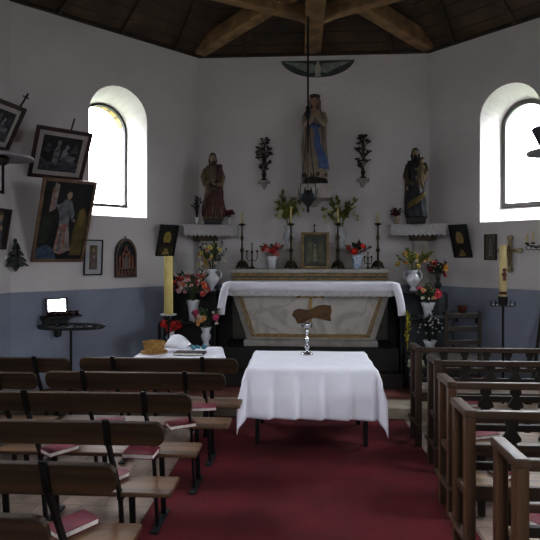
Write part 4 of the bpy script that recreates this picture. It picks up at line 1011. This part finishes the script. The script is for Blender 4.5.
def head(t, c, r, skin, hairm, beard=False, veil=None, tilt=0, long=True):
    M = Matrix.Rotation(R(tilt), 3, 'Y')
    m = MB(); c = Vector(c)
    m.ball(c, (r * .78, r * .85, r), 16, 12, M=M)
    m.ball(c + M @ Vector((0, -r * .82, -r * .05)), (r * .13, r * .22, r * .2), 8, 6, M=M)      # nose
    m.ball(c + M @ Vector((0, -r * .25, -r * .62)), (r * .45, r * .5, r * .42), 10, 7, M=M)     # jaw
    m.tube([c + Vector((0, r * .1, -r * .6)), c + Vector((0, r * .15, -r * 1.6))], [r * .42, r * .5], 10)
    for sx in (-1, 1): m.ball(c + M @ Vector((sx * r * .78, 0, -.05 * r)), (r * .1, r * .17, r * .24), 6, 5, M=M)
    m.build('head', skin, t, smooth=True)
    m = MB()
    for sx in (-1, 1): m.ball(c + M @ Vector((sx * r * .3, -r * .77, r * .12)), (r * .13, r * .08, r * .07), 8, 5, M=M)
    m.ball(c + M @ Vector((0, -r * .80, -r * .42)), (r * .22, r * .08, r * .06), 8, 5, M=M)
    m.build('facial_features', mat('painted_features', '3a2420', .5), t, smooth=True)
    m = MB()
    m.ball(c + M @ Vector((0, r * .16, r * .38)), (r * .87, r * .86, r * .80), 16, 10, M=M); m.ball(c + M @ Vector((0, r * .42, -r * .1)), (r * .84, r * .62, r * .8), 16, 10, M=M)
    if long:
        for sx in (-1, 1): m.tube([c + M @ Vector((sx * r * .7, r * .05, r * .2)), c + M @ Vector((sx * r * .85, r * .1, -r * .5)), c + M @ Vector((sx * r * .7, r * .2, -r * 1.3))], [r * .24, r * .26, r * .18], 8)
    if beard:
        m.ball(c + M @ Vector((0, -r * .45, -r * .95)), (r * .5, r * .42, r * .6), 10, 8, M=M)
    m.build('hair', hairm, t, smooth=True)
def hand(mb, p, d, s):
    """small hand at p pointing to d, s = length"""
    p = Vector(p); d = Vector(d).normalized(); x = d.cross(Vector((0, 1, .2))).normalized()
    mb.ball(p + d * s * .3, (s * .2, s * .14, s * .3), 8, 6)
    for k in range(4): q = p + x * s * (.16 - .11 * k) + d * s * .45; mb.tube([q, q + d * s * .3, q + d * s * (.5 - .06 * abs(k - 1))], [s * .07, s * .06, s * .04], 5)
    mb.tube([p + x * s * .18 + d * s * .15, p + x * s * .36 + d * s * .42], [s * .07, s * .05], 5)
# centre: praying woman in white with blue sash
S = 1.24
t = thing('statue', 'tall statue of a praying woman in cream veil with blue sash', 'statue', (.02, 7.22, 2.665))
MB().lathe([(.001, 0), (.17, 0), (.175, .03), (.15, .07), (.10, .10), (.001, .10)], 14, wob=lambda th, z: 1 + .12 * math.sin(3 * th + 20 * z)).build('rock_base', mat('dark_rock', '3a332c', .8, 0, '241f1a', 12), t, smooth=True)
CRM = mat('cream_paint', 'a89886', .5, 0, '8c7c6c', 8); VEIL = mat('veil_paint', '8d7e6e', .5, 0, '74675a', 8); BLU = mat('blue_sash_paint', '5f76a2', .5, 0, '4a5f88', 8)
m = MB(); robe(m, [(.08, .155, .115, .01, 0), (.35, .125, .10, .005, 0), (.62, .105, .085, 0, 0), (.78, .09, .075, 0, 0), (.90, .115, .08, 0, 0), (.99, .10, .065, 0, 0), (1.04, .04, .04, 0, 0)], amp=.07, folds=8); m.build('body', CRM, t, smooth=True)
head(t, (0, -.02, 1.135), .068, SKIN, mat('brown_hair_paint', '5c4232', .6), tilt=-4)
m = MB()   # veil, open at the front
robe(m, [(.22, .17, .10, .01, .035), (.5, .165, .10, .0, .03), (.8, .145, .095, 0, .025), (.95, .115, .085, 0, .02), (1.03, .085, .075, 0, .015), (1.14, .083, .083, 0, .005), (1.195, .06, .065, 0, 0), (1.215, .02, .02, 0, 0)], a0=R(-50), a1=R(230), closed=False, amp=.04, folds=7, cap=False)
m.build('veil', VEIL, t, smooth=True, solid=.008)
m = MB()
for sx in (-1, 1): m.tube([(sx * .115, -.0, .97), (sx * .14, -.04, .86), (sx * .125, -.07, .79), (sx * .06, -.11, .86), (sx * .018, -.125, .92)], [.038, .042, .044, .034, .022], 10)
m.build('sleeves', CRM, t, smooth=True)
m = MB()
for sx in (-1, 1): hand(m, (sx * .014, -.13, .91), (0, -.1, 1), .085)
m.build('hands', SKIN, t, smooth=True)
m = MB(); m.tube([(-.07, -.05, .80), (0, -.085, .78), (.07, -.05, .80)], .022, 8)
rows = []
for k in range(14):
    z = .82 - k * .047; cx = -.01 + .0085 * k * (1 if k < 8 else 1.15); wv = .022 + .0036 * k
    rows.append([Vector((cx - wv + 2 * wv * i / 6 + .01 * math.sin(k * .7), -.088 - .0052 * k - .012 * math.sin(i * 2.1 + k * .3) - .01 * math.sin(i / 6 * PI), z - (.03 * i / 6 if k == 13 else 0))) for i in range(7)])
m.loft(rows, closed=False); m.build('blue_sash', BLU, t, smooth=True, solid=.01)
m = MB(); m.tube([(-.10, -.11, .74), (-.12, -.12, .55), (-.11, -.13, .35), (-.10, -.13, .28)], .006, 5); m.bar((-.10, -.135, .28), (-.10, -.135, .21), .01, .01, up=(0, 1, 0)); m.build('rosary', GOLD, t)
m = MB(); m.lathe([(.062, 1.17), (.07, 1.20), (.07, 1.225), (.055, 1.20)], 14, wob=lambda th, z: 1 + .1 * math.cos(7 * th)); m.build('crown', mat('brown_crown', '4a3c2e', .5, .3), t)
m = MB(); random.seed(9)
for k in range(26): a = random.uniform(-PI, PI); m.leaf((.12 * math.cos(a), -abs(.12 * math.sin(a)), .08), (math.cos(a), -.4, 1.0), .09, .04)
m.build('leaves_at_feet', mat('gilt_leaf', '6a5c36', .6), t)
# left: bearded man in red mantle
p = onY(213, 7.12, CZ)
def red_statue():
    t = thing('statue', 'bearded statue in cream tunic and red mantle on the left corner shelf', 'statue', p, R(12)); t.scale = (.84, .9, 1.055)
    GRN = mat('cream_tunic', '7d6d52', .5, 0, '5f523c', 8); RED = mat('red_mantle', '5a1c1c', .5, 0, '3c1213', 8)
    MB().box(-.14, .14, -.12, .12, 0, .05).build('base', DARKW, t, bevel=.01)
    m = MB(); robe(m, [(.045, .15, .11, 0, 0), (.3, .13, .10, 0, 0), (.5, .12, .09, 0, 0), (.66, .135, .085, 0, 0), (.74, .115, .07, 0, 0), (.78, .045, .04, 0, 0)], amp=.09, folds=9); m.build('body', GRN, t, smooth=True)
    m = MB(); robe(m, [(.10, .165, .125, .01, .0), (.3, .15, .115, .01, 0), (.46, .135, .10, .005, 0), (.52, .125, .09, 0, 0)], amp=.11, folds=7, seed=2, a0=R(-185), a1=R(120), closed=False, cap=False, slant=.10)
    rows = []
    for k in range(8):
        f = k / 7; rows.append([Vector((.04 + .10 * math.cos(R(a)) * 1.05, .0 + .10 * math.sin(R(a)), .44 + .32 * f + (.02 * (a + 80) / 180))) for a in range(-80, 100, 20)])
    m.loft(rows, closed=False); m.build('red_mantle', RED, t, smooth=True, solid=.014)
    head(t, (-.005, -.02, .845), .066, mat('pale_face_paint', '97856a', .5), HAIRD, beard=True)
    m = MB(); m.tube([(-.12, 0, .70), (-.165, -.03, .60), (-.14, -.07, .51), (-.05, -.12, .54)], [.036, .042, .036, .026], 10); m.tube([(.12, 0, .70), (.16, -.03, .60), (.13, -.08, .50), (.05, -.12, .50)], [.036, .042, .036, .026], 10); m.build('sleeves', GRN, t, smooth=True)
    m = MB(); hand(m, (-.05, -.12, .54), (1, -.3, .2), .07); hand(m, (.05, -.125, .50), (-1, -.2, .1), .07); m.build('hands', mat('pale_face_paint', '97856a', .5), t, smooth=True)
    m = MB()
    for k in range(5): m.tube([(-.10 + k * .035, -.11, .50 - .01 * k), (-.105 + k * .035, -.125, .42), (-.10 + k * .03, -.12, .33 + .03 * k)], [.016, .02, .008], 6)
    m.build('held_cloth', GRN, t, smooth=True)
    m = MB()
    for k in range(6): m.tube([(-.11 + k * .045, -.118 + .004 * abs(k - 2.5), .22), (-.115 + k * .048, -.135 + .004 * abs(k - 2.5), .06)], [.006, .014], 6)
    m.build('tunic_hem', GRN, t, smooth=True)
red_statue()
# right: man with child
p = onY(416, 7.10, CZ)
t = thing('statue', 'dark robed statue holding a child on the right corner shelf', 'statue', p, R(-10)); t.scale = (.88, .92, 1.015)
DB = mat('dark_blue_robe', '23272d', .5, 0, '15181c', 8); BRW = mat('brown_mantle', '5c4a2c', .5, 0, '463820', 8); GLB = mat('olive_gold_cloth', '6f5c30', .5, 0, '5a4a26', 10)
MB().box(-.14, .14, -.12, .12, 0, .07).build('base', DARKW, t, bevel=.01)
m = MB(); robe(m, [(.065, .14, .11, 0, 0), (.3, .13, .10, 0, 0), (.52, .12, .09, 0, 0), (.72, .13, .08, 0, 0), (.80, .11, .07, 0, 0), (.85, .045, .04, 0, 0)], amp=.08, folds=8, seed=1); m.build('body', DB, t, smooth=True)
head(t, (-.01, -.02, .915), .064, mat('pale_face_paint', '97856a', .5), HAIRD, beard=True)
m = MB(); rows = []
for k in range(7):
    rows.append([Vector((-.13 + .25 * i / 8, -.115 - .02 * math.sin(i / 8 * PI) - .006 * k, .17 + .16 * i / 8 + .012 * k + .008 * math.sin(k * 2 + i))) for i in range(9)])
m.loft(rows, closed=False); m.build('mantle_fold', GLB, t, smooth=True, solid=.02)
m = MB(); robe(m, [(.10, .15, .115, -.005, .02), (.4, .15, .11, 0, .02), (.7, .15, .095, 0, .015), (.82, .12, .075, 0, .01)], amp=.06, folds=6, seed=4, a0=R(20), a1=R(225), closed=False, cap=False); m.build('mantle', DB, t, smooth=True, solid=.012)
m = MB(); m.tube([(-.12, 0, .77), (-.155, -.03, .62), (-.12, -.08, .53), (-.04, -.10, .50)], [.036, .042, .036, .026], 10); m.tube([(.12, 0, .77), (.16, -.04, .66), (.12, -.10, .58), (.04, -.12, .58)], [.036, .042, .036, .026], 10); m.build('sleeves', BRW, t, smooth=True)
m = MB(); hand(m, (-.14, -.1, .48), (.2, -.2, -1), .07); hand(m, (.04, -.12, .58), (-1, -.2, .1), .06); m.build('hands', SKIN, t, smooth=True)
CH_ = mat('child_robe', '8a7a58', .5, 0, '6f6046', 8)
m = MB(); robe(m, [(.52, .05, .045, .07, -.11), (.62, .06, .05, .075, -.11), (.72, .055, .045, .08, -.10), (.76, .02, .02, .08, -.1)], amp=.06, folds=6)
m.tube([(.11, -.11, .71), (.145, -.13, .66), (.13, -.15, .62)], [.018, .018, .012], 8); m.tube([(.04, -.11, .71), (.01, -.13, .68), (-.02, -.14, .70)], [.018, .016, .01], 8)
m.tube([(.05, -.13, .53), (.04, -.15, .45)], [.022, .014], 8); m.tube([(.09, -.13, .53), (.095, -.15, .44)], [.022, .014], 8)
ch = m.build('child', CH_, t, smooth=True)
m = MB(); m.ball((.08, -.11, .80), (.036, .038, .042), 12, 9); m.ball((.08, -.15, .795), (.006, .01, .008), 6, 4); m.build('child_head', mat('pale_face_paint', '97856a', .5), ch, smooth=True)
m = MB(); m.ball((.08, -.10, .812), (.041, .042, .042), 12, 8); m.build('child_hair', mat('brown_hair_paint', '5c4232', .6), ch, smooth=True)
# flowers on the corner shelves
p = onY(229, 7.17, CZ); vase('small white cup beside the red mantled statue', p, .09, .04, 2)
bouquet('dark red roses beside the bearded statue in red', (p.x, p.y, CZ + .09), 41, (.07, .05, .05), [('6a1620', 5, .035)], LEAFD, 20, leaf=.04)
p = onY(197, 7.02, CZ); vase('tiny blue white cup at the wall end of the left corner shelf', p, .08, .035, 2)
bouquet('dark leafy sprig behind the left corner statue', (p.x, p.y, CZ + .08), 42, (.05, .04, .16), [], LEAFD, 46, leaf=.05)
p = onY(397, 7.2, CZ); vase('small pale cup on the altar side of the right corner shelf', p, .10, .045, 2, None, False, mat('cream_ceramic', 'b8a68c', .4))
bouquet('dark red roses beside the dark robed statue', (p.x, p.y, CZ + .10), 43, (.08, .05, .05), [('6a1620', 5, .036)], LEAFD, 26, leaf=.045)

# ------------------------------------------------------------------ hanging sanctuary lamp
Yl = 6.3; xl = at(308, 100, Yl).x
t = thing('sanctuary_lamp', 'black hanging lamp with spiked crown on a long rod before the statue', 'hanging lamp', (xl, Yl, TOP))
zb = at(308, 213, Yl).z - TOP; zt = at(308, 190, Yl).z - TOP
m = MB(); m.tube([(0, 0, .02), (0, 0, zt + .45)], .011, 8); m.build('rod', IRON, t)
z_ = at(308, 112, Yl).z - TOP
MB().lathe([(.01, z_ - .09), (.03, z_ - .06), (.035, z_), (.02, z_ + .03), (.03, z_ + .05), (.01, z_ + .08)], 12).build('knop', IRON, t, smooth=True)
m = MB()
for k in range(3):
    a = R(90 + 120 * k); m.tube([(0, 0, z_ - .05), (.06 * math.cos(a), .06 * math.sin(a), zt + .3), (.105 * math.cos(a), .105 * math.sin(a), zt + .02)], .006, 5)
m.build('chains', IRON, t)
m = MB(); m.lathe([(.001, zb), (.012, zb + .01), (.018, zb + .04), (.01, zb + .06), (.03, zb + .09), (.07, zb + .14), (.10, zb + .17), (.11, zb + .22), (.105, zb + .22), (.09, zb + .17), (.001, zb + .12)], 20); m.build('bowl', IRONG, t, smooth=True)
m = MB()
for k in range(10):
    a = 2 * PI * k / 10; u = Vector((math.cos(a), math.sin(a), 0)); v_ = Vector((-u.y, u.x, 0))
    m.add([u * .108 - v_ * .03 + Vector((0, 0, zb + .20)), u * .108 + v_ * .03 + Vector((0, 0, zb + .20)), u * .118 + Vector((0, 0, zb + .30))], [(0, 1, 2)])
m.build('crown', IRON, t, solid=.006)
m = MB(); m.lathe([(.001, zb + .16), (.04, zb + .17), (.045, zb + .27), (.04, zb + .27), (.001, zb + .2)], 14); m.build('glass_cup', mat('dim_red_glass', '43282c', .1, coat=.6), t, smooth=True)

# ------------------------------------------------------------------ chair and shelf right of the stand
p = at(457, 345, 5.75)
t = thing('chair', 'old ladder back wooden chair in the shade right of the flower stand', 'chair', (p.x, 5.85, .124), R(8))
CW = mat('dim_chair_wood', '3f352c', .6, 0, '2b241e', 8)
for sx in (-1, 1):
    MB().bar((sx * .19, -.18, 0), (sx * .18, -.22, .98), .035, .035, up=(0, 1, 0)).build('rear_post', CW, t, bevel=.006)
    MB().bar((sx * .2, .2, 0), (sx * .2, .2, .44), .035, .035, up=(0, 1, 0)).build('front_leg', CW, t, bevel=.006)
MB().slab([(-.22, -.2), (.22, -.2), (.23, .23), (-.23, .23)], .43, .46).build('seat', CW, t, bevel=.006)
for z in (.62, .76, .9): MB().box(-.18, .18, -.222, -.20, z, z + .05).build('back_slat', CW, t, bevel=.004)
m = MB(); m.box(-.19, .19, -.19, -.17, .2, .225); m.box(-.2, .2, .19, .21, .2, .225); m.build('stretcher', CW, t)
p = wr(467, 312)
t = thing('wall_shelf', 'thin grey corner ledge on the right wall holding a small red pot', 'shelf', p, R(-45))
MB().box(-.22, .22, -.24, 0, -.02, 0).build('board', mat('blue_grey_board', '59616c', .5), t, bevel=.003)
for x in (-.14, .14): MB().prism([(x - .012, -.02), (x + .012, -.02), (x + .012, -.14), (x - .012, -.14)], -.03, 0).build('bracket', DARKW, t)
q = p + rotr @ Vector((0, -.12, .001))
m = MB(); m.lathe([(.001, 0), (.045, 0), (.06, .09), (.052, .09), (.04, .02), (.001, .02)], 14)
tag(m.build('flower_pot', mat('dull_red_pot', '7a3a2c', .6), smooth=True), 'small dull red pot on the right wall ledge', 'pot', loc=q)
# leaning pole at right
m = MB(); a_ = at(542, 325, 5.9); b_ = at(525, 385, 5.6); b_.z = .13; b_.y = 5.5
m.tube([tuple(b_), tuple(wr(546, 300) + Vector((-.05, -.05, 0)))], .02, 8)
tag(m.build('wooden_pole', CW, smooth=True), 'thin brown pole leaning against the right wall', 'pole')

# ------------------------------------------------------------------ light, world, camera
w = bpy.data.worlds.new('overcast'); bpy.context.scene.world = w; w.use_nodes = True
nt = w.node_tree; bg = nt.nodes['Background']; bg.inputs[0].default_value = (.88, .935, 1, 1)
tcw = nt.nodes.new('ShaderNodeTexCoord'); spw = nt.nodes.new('ShaderNodeSeparateXYZ'); nt.links.new(tcw.outputs['Generated'], spw.inputs[0])
mw = nt.nodes.new('ShaderNodeMath'); mw.operation = 'MULTIPLY_ADD'; mw.use_clamp = False; nt.links.new(spw.outputs[2], mw.inputs[0]); mw.inputs[1].default_value = 40; mw.inputs[2].default_value = 6
mx_ = nt.nodes.new('ShaderNodeMath'); mx_.operation = 'MAXIMUM'; nt.links.new(mw.outputs[0], mx_.inputs[0]); mx_.inputs[1].default_value = 5; nt.links.new(mx_.outputs[0], bg.inputs[1])
cam = bpy.data.cameras.new('camera'); co = bpy.data.objects.new('camera', cam); C.objects.link(co)
co.location = CAMP; co.rotation_euler = (R(90), 0, YAW); cam.sensor_width = 36; cam.lens = 36 * F / 540; cam.shift_y = -13 / 540; cam.clip_start = .05
bpy.context.scene.camera = co
sc = bpy.context.scene
sc.view_settings.view_transform = 'Standard'; sc.view_settings.look = 'None'; sc.view_settings.exposure = .5; sc.view_settings.gamma = .84
